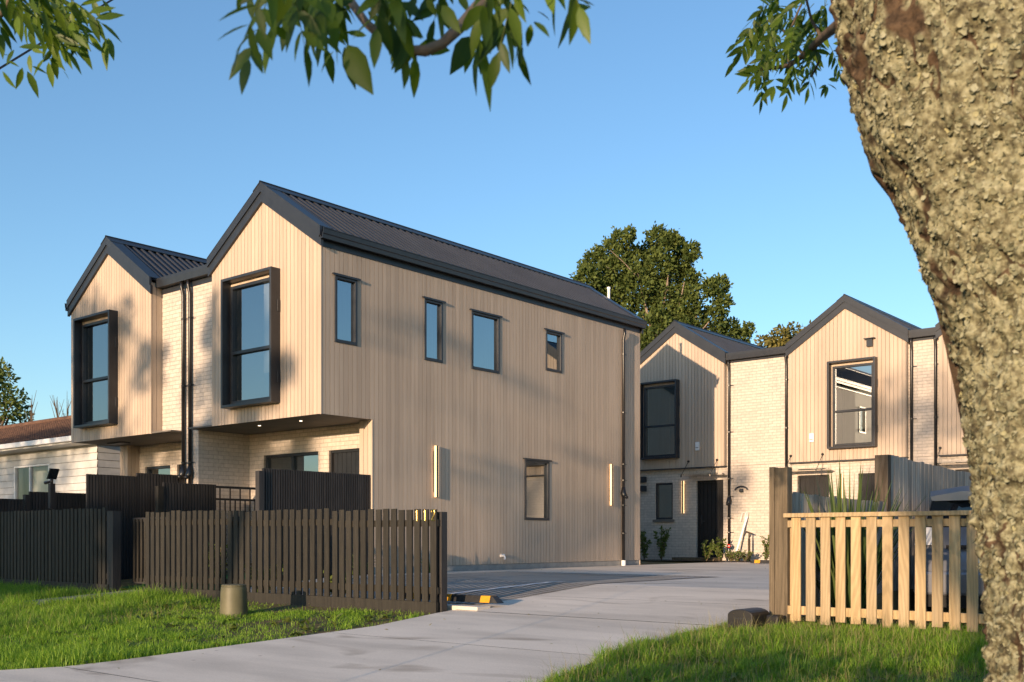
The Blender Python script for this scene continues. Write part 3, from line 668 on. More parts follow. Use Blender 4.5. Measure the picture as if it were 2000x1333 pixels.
for j in range(nr):
    for k in range(2):
        for i in range(nx*4+1):
            tt = (j+k)/nr; x = x0+(x1-x0)*i/(nx*4); roll = .022*math.sin(2*math.pi*i/4)
            V.append((x, ye+(yr-ye)*tt, ze+(zr_-ze)*tt+roll+(.03 if k == 0 else 0)))
W = nx*4+1
for j in range(nr*2-1):
    for i in range(W-1): Fc.append((j*W+i, j*W+i+1, (j+1)*W+i+1, (j+1)*W+i))
rt.add(V, Fc)
rt.add([(x0, yr, zr_), (x1, yr, zr_), (x1, yr+4.2, ze), (x0, yr+4.2, ze)], [(0, 1, 2, 3)])
ro = rt.build('tiled_roof', M['tiles'], Q)
rc = MB(); rc.tube([(x0, yr, zr_+.02), (x1, yr, zr_+.02)], .11, 8); rc.build('ridge_tile', M['tiles'], ro)
gt = MB(); gt.box(x0, x1, ye-.1, ye+.02, ze-.11, ze+.015); gt.build('gutter', M['white'], ro)
ev = MB(); ev.box(x0, x1-.1, ye, yn+.02, ze-.16, ze-.112); ev.build('eave', M['weatherboard'], ro)
gb = MB(); gb.add([(xn+.01, yn, 3.1), (xn+.01, yn+8, 3.1), (xn+.01, yr, zr_-.05)], [(0, 1, 2)]); gb.build('gable_end', M['weatherboard'], Q)

# ------------------------------------------------------------------ dark slat fences along the street
FY = -2.6; GF = -.22
def slat_section(parent, x0, x1, top, pitch=.1385, w=.092, ymid=FY, hang=False):
    n = max(1, round((x1-x0)/pitch)); p = (x1-x0)/n; mb = MB()
    for i in range(n):
        x = x0+i*p+random.uniform(-.004, .004); mb.box(x, x+w, ymid-.021+random.uniform(-.002, .002), ymid, GF+.11, top+random.uniform(-.012, .012))
    mb.build('slat_panel', M['black_timber'], parent)
def rails(parent, x0, x1, top):
    r = MB(); r.box(x0, x1, FY+.001, FY+.045, top-.21, top-.13); r.box(x0, x1, FY+.001, FY+.045, GF+.2, GF+.28); r.build('rail', M['black_timber'], parent)
    bb = MB(); bb.box(x0, x1, FY-.03, FY+.012, GF-.06, GF+.108); bb.build('base_board', M['black_timber'], parent)
FR = thing('slat_fence', (2, FY, GF), 'sunlit dark slat fence with brass house number on its right end beside the driveway', 'fence')
slat_section(FR, -1.0, 1.1, 1.035); slat_section(FR, 1.12, 3.34, 1.008); slat_section(FR, 3.36, 5.24, .98)
rails(FR, -1.06, 1.1, 1.035); rails(FR, 1.102, 3.345, 1.008); rails(FR, 3.347, 5.2, .98)
for x in (-1.06, 1.1, 3.3, 5.13):
    p = MB(); p.box(x, x+.09, FY+.046, FY+.14, GF-.1, .94); p.build('post', M['black_panel'], FR)
def digit(mb, x, y, z, d):
    """raised brass digits drawn as thick strokes, 135 mm tall"""
    def seg(pts, r=.0085): mb.tube([(x+a, y, z+b) for a, b in pts], r, 8)
    if d == 1: seg([(-.018, .105), (.002, .125), (.002, .004)]); seg([(-.02, .003), (.024, .003)], .006)
    else:
        seg([(-.026, .10), (-.02, .12), (0, .13), (.02, .12), (.026, .098), (.018, .072), (-.004, .04), (-.026, .008)]); seg([(-.026, .006), (.028, .006)])
for x, d in ((4.80, 1), (4.94, 1), (5.075, 2)):
    pass
n4 = round((5.24-3.36)/.1385); p4 = (5.24-3.36)/n4
for k, d in ((3, 1), (2, 1), (1, 2)):
    xs = 3.36+(n4-k)*p4+.046; mb = MB(); digit(mb, xs, FY-.026, .835, d); mb.build('house_number', M['gold'], FR)
FL = thing('slat_fence', (-5, FY, GF), 'shaded blue-black slat fence left of the pedestrian gate', 'fence')
slat_section(FL, -10.5, -2.17, 1.12, pitch=.128, w=.088); rails(FL, -10.5, -2.1, 1.12)
p = MB(); p.box(-2.15, -1.97, FY-.02, FY+.12, GF-.05, 1.07); p.build('post', M['black_panel'], FL)
p = MB(); p.box(-10, -9.9, FY+.046, FY+.14, GF-.1, 1.05); p.build('post', M['black_panel'], FL)
GT = thing('pedestrian_gate', (-1.5, FY, GF), 'narrow dark batten gate between the two street slat fences', 'gate')
mb = MB(); gy = FY+.35
for i in range(9):
    x = -2.0+i*.108; mb.box(x, x+.05, gy, gy+.02, GF+.15, .94)
mb.build('batten_panel', M['black_timber'], GT)
for z0, z1 in ((.9, .965), (GF+.12, GF+.2)):
    mb = MB(); mb.box(-2.05, -1.0, gy+.021, gy+.06, z0, z1); mb.build('gate_rail', M['black_panel'], GT)

# dark batten dividers in the front yards
def batten_fence(parent, x, y0, y1, z0, z1, pitch=.05, w=.03):
    mb = MB(); y = y0
    while y < y1-.01: mb.box(x-.02, x+.02, y, y+w, z0, z1); y += pitch
    mb.box(x-.003, x+.003, y0, y1, z0+.02, z1-.004); mb.build('batten_panel', M['black_panel'], parent)
D1 = thing('batten_fence', (-.05, 0, 0), 'tall black batten fence shielding the sliding door beside the house corner', 'fence', 'black batten yard dividers')
batten_fence(D1, -.05, -1.15, 1.14, -.1, 1.745); p = MB(); p.box(-.1, 0, -1.25, -1.155, -.15, 1.70); p.build('post', M['black_panel'], D1)
D2 = thing('batten_fence', (-3.5, 0, 0), 'short black batten fence with open railing between the brick pier and front fence', 'fence', 'black batten yard dividers')
batten_fence(D2, -3.5, -.78, .33, -.1, 1.655, pitch=.06, w=.04); p = MB(); p.box(-3.56, -3.46, -.9, -.79, -.15, 1.58); p.build('post', M['black_timber'], D2)
p = MB(); p.box(-3.52, -3.48, .335, 1.3, 1.59, 1.635); p.box(-3.52, -3.48, .335, 1.3, 1.36, 1.40); p.box(-3.52, -3.48, .335, 1.3, .1, .14)
for i in range(8): p.box(-3.51, -3.49, .43+i*.115, .45+i*.115, .14, 1.36)
for i in range(4): p.box(-3.51, -3.49, .43+i*.23, .45+i*.23, 1.40, 1.59)
p.build('railing', M['pipe'], D2)
p = MB(); p.box(-3.54, -3.46, 1.3, 1.39, 0, 1.64); p.build('post', M['pipe'], D2)
D3 = thing('batten_fence', (-4.45, -.7, 0), 'stepped black batten fence running up to the twin downpipes', 'fence', 'black batten yard dividers')
batten_fence(D3, -4.45, -1.74, -.755, -.2, 1.80, pitch=.06, w=.04); batten_fence(D3, -4.45, -.75, .2, -.15, 1.865, pitch=.06, w=.04)
D4 = thing('batten_fence', (-8.8, 0, 0), 'long black batten boundary fence beside the weatherboard house', 'fence', 'black batten yard dividers')
batten_fence(D4, -8.8, -.72, 9, -.2, 1.64, pitch=.07, w=.05); batten_fence(D4, -8.8, -2.5, -.83, -.25, 1.47, pitch=.07, w=.05)
p = MB(); p.box(-8.86, -8.74, -.825, -.725, -.3, 1.57); p.build('post', M['black_panel'], D4)
SLT = thing('solar_light', at(101, 950, 21.2), 'small solar panel light on a stub post above the boundary fence', 'light')
b0 = at(101, 945, 21.2)
p = MB(); p.box(b0.x-.05, b0.x+.05, b0.y-.05, b0.y+.05, b0.z-.5, b0.z); p.build('post', M['black_panel'], SLT)
p = MB(); c0 = b0+Vector((.04, 0, .2)); ax = Vector((.55, 0, .83)).normalized(); e1 = Vector((0, 1, 0)); 
vs = [c0+ax*s*.12+e1*u*.10+Vector((.83, 0, -.55))*d for d in (0, .025) for s, u in ((-1, -1), (1, -1), (1, 1), (-1, 1))]
p.add(vs, [(0, 3, 2, 1), (4, 5, 6, 7), (0, 1, 5, 4), (1, 2, 6, 5), (2, 3, 7, 6), (3, 0, 4, 7)]); p.build('solar_panel', M['car_glass'], SLT)
p = MB(); p.tube([b0+Vector((0, 0, -.02)), b0+Vector((0, 0, .1))], .03, 8); p.tube([b0+Vector((-.02, -.02, .04)), b0+Vector((-.17, -.05, .02))], [.025, .035], 10); p.build('lamp_head', M['pipe'], SLT, smooth=True)

# ------------------------------------------------------------------ right side: posts, palings, picket fence
PF = thing('paling_fence', (9.2, 3, 0), 'tall weathered grey paling fence stepping up along the right of the driveway', 'fence')
def palings(x, y0, y1, z0f, z1f):
    mb = MB(); y = y0
    while y < y1-.05:
        z1 = z1f(y)+random.uniform(-.012, .012); mb.box(x+random.uniform(-.003, .003), x+.018, y, y+random.uniform(.128, .14), z0f, z1); y += .148
    return mb
palings(9.2, -1.9, .72, -.25, lambda y: 1.08-.012*(y+1.9)).build('paling_panel', M['grey_timber'], PF)
palings(9.2, .82, 9.0, -.1, lambda y: 1.60-.022*(y-.8)).build('paling_panel', M['grey_timber'], PF)
r = MB()
for z in (.1, .85): r.box(9.15, 9.199, -1.9, 9, z, z+.09)
r.build('rail', M['grey_timber'], PF)
p = MB(); p.box(9.08, 9.235, .70, .80, -.2, 1.60); p.build('end_post', M['dark_post'], PF)
p = MB(); p.box(9.10, 9.155, -2.06, -1.97, -.3, 1.315); p.box(9.157, 9.262, -2.055, -1.96, -.3, 1.307); p.box(9.264, 9.288, -2.06, -1.95, -.3, 1.312)
p.build('gate_post', M['post_timber'], PF, bevel=.004)
PK = thing('picket_fence', (10.3, -2.05, -.2), 'low new pine picket fence in front of the parked car', 'fence')
def Yr(x): return -2.05
xs = 9.335; k = 0
while xs < 12.6:
    p = MB(); p.box(xs, xs+.092, -2.075, -2.055, -.15+random.uniform(-.03, .01), .826); p.build('picket', M['pale_timber'], PK, bevel=.003); xs += .1445; k += 1
p = MB(); p.box(9.27, 12.7, -2.115, -2.0, .828, .868); p.build('cap_rail', M['pale_timber'], PK, bevel=.004)
for z0, z1 in ((.735, .80), (-.09, -.01)):
    p = MB(); p.box(9.27, 12.7, -2.054, -2.01, z0, z1); p.build('rail', M['pale_timber'], PK)
p = MB(); p.box(9.27, 9.33, -2.0, -1.9, -.3, .80); p.build('post', M['pale_timber'], PK)

# ------------------------------------------------------------------ street things
PD = thing('utility_pedestal', (2.89, -3.77, G(-3.77)), 'squat khaki plastic utility pedestal in the grass before the slat fence', 'bollard')
p = MB(); p.lathe((2.89, -3.77, G(-3.77)), [(.168, -.05), (.166, .02), (.158, .25), (.152, .315), (.146, .335)], 32); p.build('barrel', M['ped'], PD, smooth=False, bevel=.006)
for q_ in PD.children: q_.data.polygons.foreach_set('use_smooth', [len(pp.vertices) == 4 for pp in q_.data.polygons])
p = MB(); p.lathe((2.89, -3.77, G(-3.77)+.3352), [(.15, 0), (.15, .012), (.13, .022), (.04, .026)], 32); p.build('lid', M['ped'], PD)
LB = thing("letterbox", (9.03, -2.3, G(-2.2)), 'dark round-topped letterbox lying in the long grass by the gate post', 'letterbox')
p = MB(); z0 = G(-2.2)-.02; prof = [(-.14, 0), (.14, 0), (.14, .11)]+[(.14*math.cos(q), .11+.05*math.sin(q)) for q in np.linspace(.15, math.pi-.15, 9)]+[(-.14, .11)]
p.prism_y([(9.03+a*.92, z0+b*1.12) for a, b in prof], -2.52, -2.16); p.build('body', M['trim'], LB, bevel=.01)
p = MB()
for i in range(4): p.box(8.98+i*.03, 8.995+i*.03, -2.526, -2.519, z0+.085, z0+.10)
p.build('slot', M['dark_metal'], LB)
BR = tag((lambda mb: (mb.box(9.17, 9.30, -2.28, -2.14, G(-2.2)-.02, G(-2.2)+.10), mb.build('block', M['trim'], bevel=.02))[1])(MB()), 'small black block at the foot of the timber gate post', 'block')
def wheel_stop(x0, y, L, z, label, dy=.15):
    o = thing('wheel_stop', (x0, y, z), label, 'wheel stop', 'rubber wheel stops')
    def sec(mb, a, b, s=0):
        P = [(y-.07-s, z), (y+.07+s, z), (y+.045+s, z+.08+s), (y-.045-s, z+.08+s)]
        mb.prism_x(P, a, b)
    mb = MB(); P0_ = [(y-.07, z), (y+.07, z), (y+.045, z+.08), (y-.045, z+.08)]
    mb.prism_x(P0_, x0+.09, x0+L-.09)
    for xa, xb, s in ((x0, x0+.09, 1), (x0+L, x0+L-.09, -1)):
        mb.add([(xb, a, b) for a, b in P0_]+[(xa, y-.06, z), (xa, y+.06, z)], [(0, 3, 4), (1, 5, 2), (3, 2, 5, 4), (0, 4, 5, 1)])
    mb.build('body', M['rubber'], o)
    for a in (.13, L*.5-.07, L-.27):
        mb = MB(); P = [(y-.0735, z+.004), (y-.0485, z+.0835), (y+.0485, z+.0835), (y+.0735, z+.004)]
        V = [(x0+a+dx*(1 if yy < 9e9 else 1), yy, zz) for dx in (0, .15) for yy, zz in P]
        mb.add(V, [(0, 1, 5, 4), (1, 2, 6, 5), (2, 3, 7, 6)]); mb.build('reflector', M['yellow'], o)
    return o
wheel_stop(4.02, -2.02, 1.65, G(-2.02)+.045, 'black and yellow wheel stop beside the end of the slat fence')
wheel_stop(1.42, 12.6, 1.65, .012, 'black and yellow wheel stop before the rear garden bed')
kb = MB(); kb.box(4.6, 5.6, -2.36, -2.12, G(-2.2)-.06, G(-2.2)+.03); tag(kb.build('kerb_block', M['concrete'], bevel=.01), 'pale concrete kerb block under the nearer wheel stop', 'kerb')

# garden tools and tap at the rear brick wall
PLs = thing('pole_pair', (-.1, Y2-.1, 0), 'two white poles with curved hook ends leaning on the cream brick', 'poles')
for dx in (0, .035):
    p = MB(); p.tube([(-.14+dx*.5, Y2-.25, .05), (.08+dx, Y2+.06, 1.23)], .015, 8); p.tube([(.08+dx, Y2+.06, 1.23), (.10+dx, Y2+.04, 1.36), (.05+dx*3-.08, Y2+.02, 1.33), (.02+dx*4-.1, Y2, 1.1)], .008, 6); p.build('pole', M['white'], PLs)
TP = thing('garden_tap', (.3, Y2-.2, 0), 'garden tap standing on a thin post at the rear wall', 'tap')
p = MB(); p.box(.27, .32, Y2-.22, Y2-.17, 0, .62); p.build('post', M['dark_post'], TP)
p = MB(); p.tube([(.295, Y2-.2, .6), (.295, Y2-.2, .78), (.25, Y2-.28, .8), (.22, Y2-.32, .72)], .022, 8); p.tube([(.2, Y2-.2, .82), (.38, Y2-.2, .76)], .02, 8); p.build('tap', M['dark_post'], TP)
fw = thing('garden_ornament', (-.32, Y2-.2, 0), 'round red and white ornament on a stick in the rear bed', 'ornament')
p = MB(); p.tube([(-.32, Y2-.2, 0), (-.32, Y2-.2, .4)], .008, 6); p.build('stick', M['white'], fw)
p = MB(); p.tube([(-.32, Y2-.22, .42), (-.32, Y2-.2, .42)], .055, 16); o_ = p.build('disc', M['red'], fw)
p = MB(); p.box(-.36, -.28, Y2-.224, Y2-.2205, .412, .43); p.build('bar', M['white'], fw)
TREES = [(-3.4, -33, 3.6, 5.2, 3.0, 850, 'low dense rounded tree across the road facing the left slat fence', .2, 22, (.26, .36)), (1.5, -33.5, 3.6, 4.8, 2.1, 900, 'low dense rounded tree across the road facing the pedestrian gate', .2, 17, (.3, .4)),
         (-1.8, -35, 6.9, 9.7, 3.2, 115, 'tall open crowned tree across the road facing the left gable', .17, 34, (.11, .22)), (3.3, -34, 6.2, 9.2, 2.4, 160, 'tall open crowned tree across the road facing the right gable', .17, 28, (.13, .25)),
         (-9.5, -34, 4.4, 8.2, 4.2, 230, 'broad tree across the road at the far left facing the bungalow', .19, 30, (.12, .22)),
         (5.2, -32, 6.0, 9.5, 2.4, 40, 'thin crowned leaning tree across the road in line with the clad wall', .2, 7, (.14, .25), 2.2), (19, -38, 7.5, 11, 3.4, 130, 'thin crowned tree across the road right of the driveway', .2, 13, (.14, .28), -4.5)]
# ------------------------------------------------------------------ leaves, shrubs and trees
LT = np.array([0, .18, .42, .7, 1.0]); LW = np.array([.06, .72, 1, .7, .03])
def leaf_mesh(name, mat, parent, P, D, Nn, L, Wd, curl=.18, fold=.18, simple=False):
    """leaves: base P, axis D, face normal Nn, length L, half width Wd (arrays)"""
    P = np.asarray(P, float); D = np.asarray(D, float); Nn = np.asarray(Nn, float); L = np.asarray(L, float); Wd = np.asarray(Wd, float)
    D /= np.linalg.norm(D, axis=1)[:, None]+1e-9
    S = np.cross(D, Nn); S /= np.linalg.norm(S, axis=1)[:, None]+1e-9; Nn = np.cross(S, D)
    n = len(P)
    if simple:
        ts = np.array([0, .45, 1.0]); ws = np.array([.25, 1, .12])
    else: ts, ws = LT, LW
    k = len(ts); V = np.zeros((n, k, 3, 3))
    for i, (t_, w_) in enumerate(zip(ts, ws)):
        c = P+D*(L*t_)[:, None]-Nn*(L*curl*t_*t_)[:, None]
        for j, s in enumerate((-1, 0, 1)):
            V[:, i, j] = c+S*(Wd*w_*s)[:, None]+Nn*(Wd*w_*abs(s)*fold)[:, None]
    base = (np.arange(n)*k*3)[:, None]; Fq = []
    for i in range(k-1):
        for j in range(2): Fq.append(base+np.array([[i*3+j, i*3+j+1, (i+1)*3+j+1, (i+1)*3+j]]))
    return npmesh(name, V.reshape(-1, 3), np.concatenate(Fq, 0), mat, parent, smooth=True)
def rvec(n): 
    v = rng.normal(size=(n, 3)); return v/np.linalg.norm(v, axis=1)[:, None]
def cluster_leaves(name, mat, parent, centres, radii, counts, size, up=.3, hollow=.45, squash=.8):
    P = []; D = []; Nn = []; Ls = []
    for c, r, n in zip(centres, radii, counts):
        n = int(n); d = rvec(n); q = (hollow+(1-hollow)*rng.random(n)**.6)*r
        lump = 1+.28*np.sin(d[:, 0]*5+c[0]*3)*np.cos(d[:, 2]*6+c[2]*2)+.15*rng.normal(size=n)
        p = np.array(c)+d*(q*lump)[:, None]*np.array([1, 1, squash])
        P.append(p); dd = d+rvec(n)*.9+np.array([0, 0, up]); D.append(dd)
        Nn.append(d*.5+rvec(n)+np.array([0, 0, .5])); Ls.append(size*(.6+.8*rng.random(n)))
    P, D, Nn, Ls = map(np.concatenate, (P, D, Nn, Ls))
    return leaf_mesh(name, mat, parent, P, D, Nn, Ls, Ls*.32, simple=True)
def limb_mesh(name, mat, parent, base, fork, tips, r0, twigs=3, tw=.012, reach=.78):
    mb = MB(); base = Vector(base); fork = Vector(fork)
    mid = base.lerp(fork, .5)+Vector((random.uniform(-.2, .2), random.uniform(-.2, .2), 0))
    mb.tube([base-Vector((0, 0, .3)), base+Vector((0, 0, .3)), mid, fork], [r0*1.35, r0*1.1, r0*.9, r0*.75], 10)
    for t_ in tips:
        t_ = Vector(t_); k = fork.lerp(t_, .45)+Vector((random.uniform(-.4, .4), random.uniform(-.4, .4), random.uniform(-.1, .5)))
        s = fork.lerp(base, random.uniform(0, .35)); t_ = fork.lerp(t_, reach); k = fork.lerp(t_, .45)+Vector((random.uniform(-.3, .3), random.uniform(-.3, .3), random.uniform(-.1, .3)))
        mb.tube([s, k, t_], [r0*.42, r0*.25, r0*.07], 7, False)
        for i in range(twigs):
            u = k.lerp(t_, random.uniform(.1, 1)); e = u+Vector(tuple(rvec(1)[0]))*random.uniform(.4, 1.0)*(t_-k).length*.6+Vector((0, 0, .2))
            mb.tube([u, u.lerp(e, .5)+Vector((0, 0, .08)), e], [r0*.11, r0*.07, tw], 5, False)
    return mb.build(name, mat, parent, smooth=True)
def pix_tree(name, label, cat, Y, lumps, base_px, size, mat, density, barkm, fork_py, r0, group=None, depth=.6, up=.3, twigs=3, lump_k=1.0, squash=.8):
    cs = [at(px, py, Y+random.uniform(-1, 1)*depth*max(l[2] for l in lumps)*Y/F*1.3) for px, py, r in lumps for l in [lumps[0]]]
    rs = [r*lump_k*Y/F for _, _, r in lumps]
    b = at(base_px, 1052, Y); b.z = 0; fk = at(base_px, fork_py, Y)
    T = thing(name, b, label, cat, group)
    limb_mesh('trunk', barkm, T, b, fk, cs, r0, twigs)
    cluster_leaves('crown', mat, T, [tuple(c) for c in cs], rs, [max(30, density*r*r) for r in rs], size, up, squash=squash)
    return T
BIG = [(1150,545,40),(1160,508,30),(1187,492,30),(1213,468,28),(1205,530,45),(1248,505,38),(1285,462,30),(1290,520,45),(1332,505,28),(1350,486,20),(1342,545,32),(1240,560,50),(1175,585,50),(1300,585,50),(1345,590,35),(1388,556,22),(1408,552,22),(1412,585,20),(1392,620,32),(1340,640,42),(1280,640,50),(1425,640,24),(1448,655,24),(1462,636,13),(1210,645,50),(1250,690,50),(1400,672,34),(1440,690,28),(1310,465,22),(1230,452,14),(1140,580,30),(1325,470,18)]
pix_tree('evergreen_tree', 'tall dark evergreen tree rising behind the two townhouse rows', 'tree', 50, [(x_, y_+6, r_) for x_, y_, r_ in BIG], 1290, .15, M['leaf_dark'], 4000, M['pale_bark'], 760, .34, twigs=2, lump_k=.74, squash=1.1)
pix_tree('olive_tree', 'yellowish olive tree just right of the tall evergreen behind the valley roof', 'tree', 42, [(1480,690,22),(1500,672,22),(1525,662,24),(1548,652,22),(1520,690,30),(1560,680,24),(1588,640,9),(1540,700,30),(1575,665,14)], 1530, .15, M['leaf_yellow'], 1500, M['pale_bark'], 760, .14, up=-.4)
pix_tree('leafy_tree', 'airy green tree above the bungalow roof at the left picture edge', 'tree', 48, [(2,718,16),(12,742,17),(-8,765,30),(32,778,20),(16,800,26),(48,803,14),(-30,740,40),(40,822,20)], -10, .17, M['leaf_dark'], 700, M['bark'], 840, .2)
def bare(px, h, Y, label, n):
    b = at(px, 830, Y); T = thing('bare_sapling', (b.x, b.y, 0), label, 'tree', 'bare saplings behind the tiled roof'); mb = MB()
    top = at(px, h, Y); mb.tube([(b.x, b.y, 0), (b.x, b.y, b.z), tuple(top)], [.08, .035, .006], 6)
    for i in range(n):
        a = Vector((b.x, b.y, b.z)).lerp(top, random.uniform(-.3, .6)); e = a+Vector((random.uniform(-.6, .6), random.uniform(-.3, .3), random.uniform(.5, 1.1)))
        mb.tube([a, a.lerp(e, .4)+Vector((0, 0, -.05)), e], [.02, .013, .006], 5)
    mb.build('branches', M['bark'], T)
bare(62, 778, 46, 'bare twiggy sapling nearest the leafy tree beyond the roof ridge', 14); bare(112, 775, 46, 'bare twiggy sapling beyond the middle of the roof ridge', 12); bare(131, 782, 46, 'bare twiggy sapling beside the townhouse wall beyond the roof', 9)

def shrub(label, c, h, r, n, size, mat='leaf_shrub', stems=5, name='shrub', cat='shrub', group=None):
    c = Vector(c); T = thing(name, c, label, cat, group); mb = MB(); P = []; D = []
    for i in range(stems):
        a = random.uniform(0, 6.28); e = c+Vector((math.cos(a)*r*random.uniform(.2, 1), math.sin(a)*r*random.uniform(.2, 1), h*random.uniform(.7, 1.0)))
        k = c.lerp(e, .5)+Vector((random.uniform(-.1, .1)*r, random.uniform(-.1, .1)*r, .05*h))
        mb.tube([c, k, e], [.012, .009, .004], 5)
        for j in range(n//stems):
            t_ = random.uniform(.15, 1.02); p = (c.lerp(k, t_*2) if t_ < .5 else k.lerp(e, t_*2-1))
            d = Vector(tuple(rvec(1)[0]))+Vector((0, 0, .35)); P.append(tuple(p+d*size*.3*random.random())); D.append(tuple(d))
    mb.build('stems', M['bark'], T)
    n_ = len(P); Ls = size*(.6+.7*rng.random(n_)); leaf_mesh('foliage', M[mat], T, P, D, rvec(n_)+np.array([0, 0, .8]), Ls, Ls*.3, simple=True)
    return T
GB_ = 'young plants in the rear garden bed'
for px, y, h, r, n, lab in ((1258, 14.3, .85, .22, 260, 'slim leafy shrub at the far end of the long clad wall'), (1292, 14.35, .95, .36, 420, 'leafy shrub below the small brick wall window'), (1380, 14.2, .55, .26, 240, 'low sunlit shrub left in front of the black door'),
                       (1405, 14.3, .62, .24, 260, 'sunlit shrub at the foot of the downpipe by the door'), (1497, 14.4, .85, .2, 180, 'thin young tree against cream brick beside the timber gate post')):
    r_ = (px-1000)/F; t0 = (CAM.x*0); 
    # walk the ray from the camera to the bed line y
    d = RT*r_+FW; tt = (y-CAM.y)/d.y; p = CAM+d*tt
    shrub(lab, (p.x, y, 0), h, r, n, .085, group=GB_)
for i, (px, y) in enumerate(((1428, 14.25), (1440, 14.1), (1455, 14.3))):
    d = RT*((px-1000)/F)+FW; tt = (y-CAM.y)/d.y; p = CAM+d*tt
    shrub(['bushy grey green ground plant under the leaning poles', 'bushy flowering ground plant in front of the leaning poles', 'bushy ground plant at the foot of the garden tap'][i], (p.x, y, 0), .3, .3, 320, .05, stems=14, name='bedding_plant', cat='plant', group=GB_)
def strappy(label, c, h, n, w, name, cat, mat='leaf_flax', spread=.75, droop=.9):
    c = Vector(c); T = thing(name, c, label, cat); V = []; Fq = []
    for i in range(n):
        a = random.uniform(0, 6.28); L = h*random.uniform(.55, 1.15); s = random.random()**.8*spread; hd = Vector((math.cos(a), math.sin(a), 0)); sd = Vector((-hd.y, hd.x, 0)); b = len(V)
        for k in range(7):
            t_ = k/6; p = c+hd*(.04+L*s*t_)+Vector((0, 0, L*(t_-droop*s*t_*t_*.75))); ww = w*(1-t_**2.2)*(.7+.6*t_)+.001
            V += [tuple(p-sd*ww), tuple(p+sd*ww+Vector((0, 0, w*.3)))]
        Fq += [(b+2*k, b+2*k+1, b+2*k+3, b+2*k+2) for k in range(6)]
    npmesh('leaves', V, Fq, M[mat], T, smooth=True); return T
fx = at(1655, 1052, 10.6); strappy('spiky green flax bush growing between the picket fence and the grey palings', (fx.x, fx.y, -.38), 1.75, 230, .018, 'flax_bush', 'shrub', spread=.42)
strappy('small strappy plant at the house corner seen through the slats', (.3, .6, 0), .7, 40, .012, 'strappy_plant', 'plant')
strappy('small strappy plant by the clad wall seen through the slats near the house number', (.3, 2.3, 0), .5, 30, .012, 'strappy_plant', 'plant')
for i, (x, y, h) in enumerate(((-.6, -1.6, .75), (1.3, -2.15, .45), (3.0, -2.2, .35), (-9.6, -1.6, 1.5))):
    shrub(['green shrub behind the slats below the sliding door fence', 'low green shrub just behind the middle of the slat fence', 'low green shrub behind the slats near the wheel stop', 'dark hedge plant behind the shaded left fence'][i], (x, y, G(y)), h, .35 if i < 3 else .9, 260 if i < 3 else 700, .08, stems=7 if i < 3 else 14, name='yard_shrub', group=None)

# ------------------------------------------------------------------ parked car behind the picket fence
CX, CY, CZ = 10.36, .78, -.345
CAR = thing('parked_car', (CX, CY+2.2, CZ), 'silver estate car parked nose away behind the pine picket fence', 'car')
W2 = .87
def loft(secs, mat, name, parent=CAR, bevel=0, smooth=True):
    """closed rings (each the same count of points) lofted along y"""
    mb = MB(); n = len(secs[0]); V = [p for s in secs for p in s]
    Fc = [(i*n+k, i*n+(k+1) % n, (i+1)*n+(k+1) % n, (i+1)*n+k) for i in range(len(secs)-1) for k in range(n)]
    Fc += [tuple(range(n-1, -1, -1)), tuple(range((len(secs)-1)*n, len(secs)*n))]
    mb.add(V, Fc); return mb.build(name, mat, parent, smooth=smooth, bevel=bevel)
def ring(y, w0, z0, w1, z1, w2, z2, rr=.07):
    half = [(w0-.06, z0), (w0, z0+.06), (w1, (z0+z1)/2), (w1, z1-.05), (w2, z2)]
    pts = [(CX+a, CY+y, CZ+b) for a, b in half]+[(CX-a, CY+y, CZ+b) for a, b in half[::-1]]; return pts
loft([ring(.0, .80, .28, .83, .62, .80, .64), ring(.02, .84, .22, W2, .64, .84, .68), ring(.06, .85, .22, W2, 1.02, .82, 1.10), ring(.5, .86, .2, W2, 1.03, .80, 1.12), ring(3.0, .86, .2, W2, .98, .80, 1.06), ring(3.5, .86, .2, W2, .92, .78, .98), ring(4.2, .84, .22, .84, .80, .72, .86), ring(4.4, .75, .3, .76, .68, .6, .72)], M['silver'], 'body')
def rg(y, wb, zb, wt, zt):
    h = [(wb, zb), (wt+.01, zt-.08), (wt-.08, zt)]
    return [(CX+a, CY+y, CZ+b) for a, b in h]+[(CX-a, CY+y, CZ+b) for a, b in h[::-1]]
loft([rg(.10, .79, 1.06, .66, 1.50), rg(.22, .80, 1.06, .66, 1.54), rg(1.6, .80, 1.06, .66, 1.56), rg(2.6, .80, 1.06, .62, 1.50), rg(3.35, .78, 1.04, .6, 1.08)], M['car_glass'], 'windows')
rf = MB(); V = []
for y, wt, z in ((.0, .67, 1.50), (.06, .69, 1.56), (1.5, .67, 1.595), (2.6, .63, 1.54)):
    V += [(CX-wt, CY+y, CZ+z-.05), (CX-wt*.5, CY+y, CZ+z), (CX+wt*.5, CY+y, CZ+z), (CX+wt, CY+y, CZ+z-.05), (CX+wt-.02, CY+y, CZ+z-.1), (CX-wt+.02, CY+y, CZ+z-.1)]
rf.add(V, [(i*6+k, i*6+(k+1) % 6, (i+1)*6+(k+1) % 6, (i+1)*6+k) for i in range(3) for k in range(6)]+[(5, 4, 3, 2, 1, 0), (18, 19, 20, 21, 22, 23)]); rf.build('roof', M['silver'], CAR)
pl_ = MB()
for s in (-1, 1):
    for y0 in (.16, 1.2, 2.2): pl_.add([(CX+s*.80, CY+y0, CZ+1.07), (CX+s*.80, CY+y0+.12, CZ+1.07), (CX+s*.685, CY+y0+.12, CZ+1.49), (CX+s*.685, CY+y0, CZ+1.49)], [(0, 1, 2, 3)])
pl_.build('pillars', M['silver'], CAR)
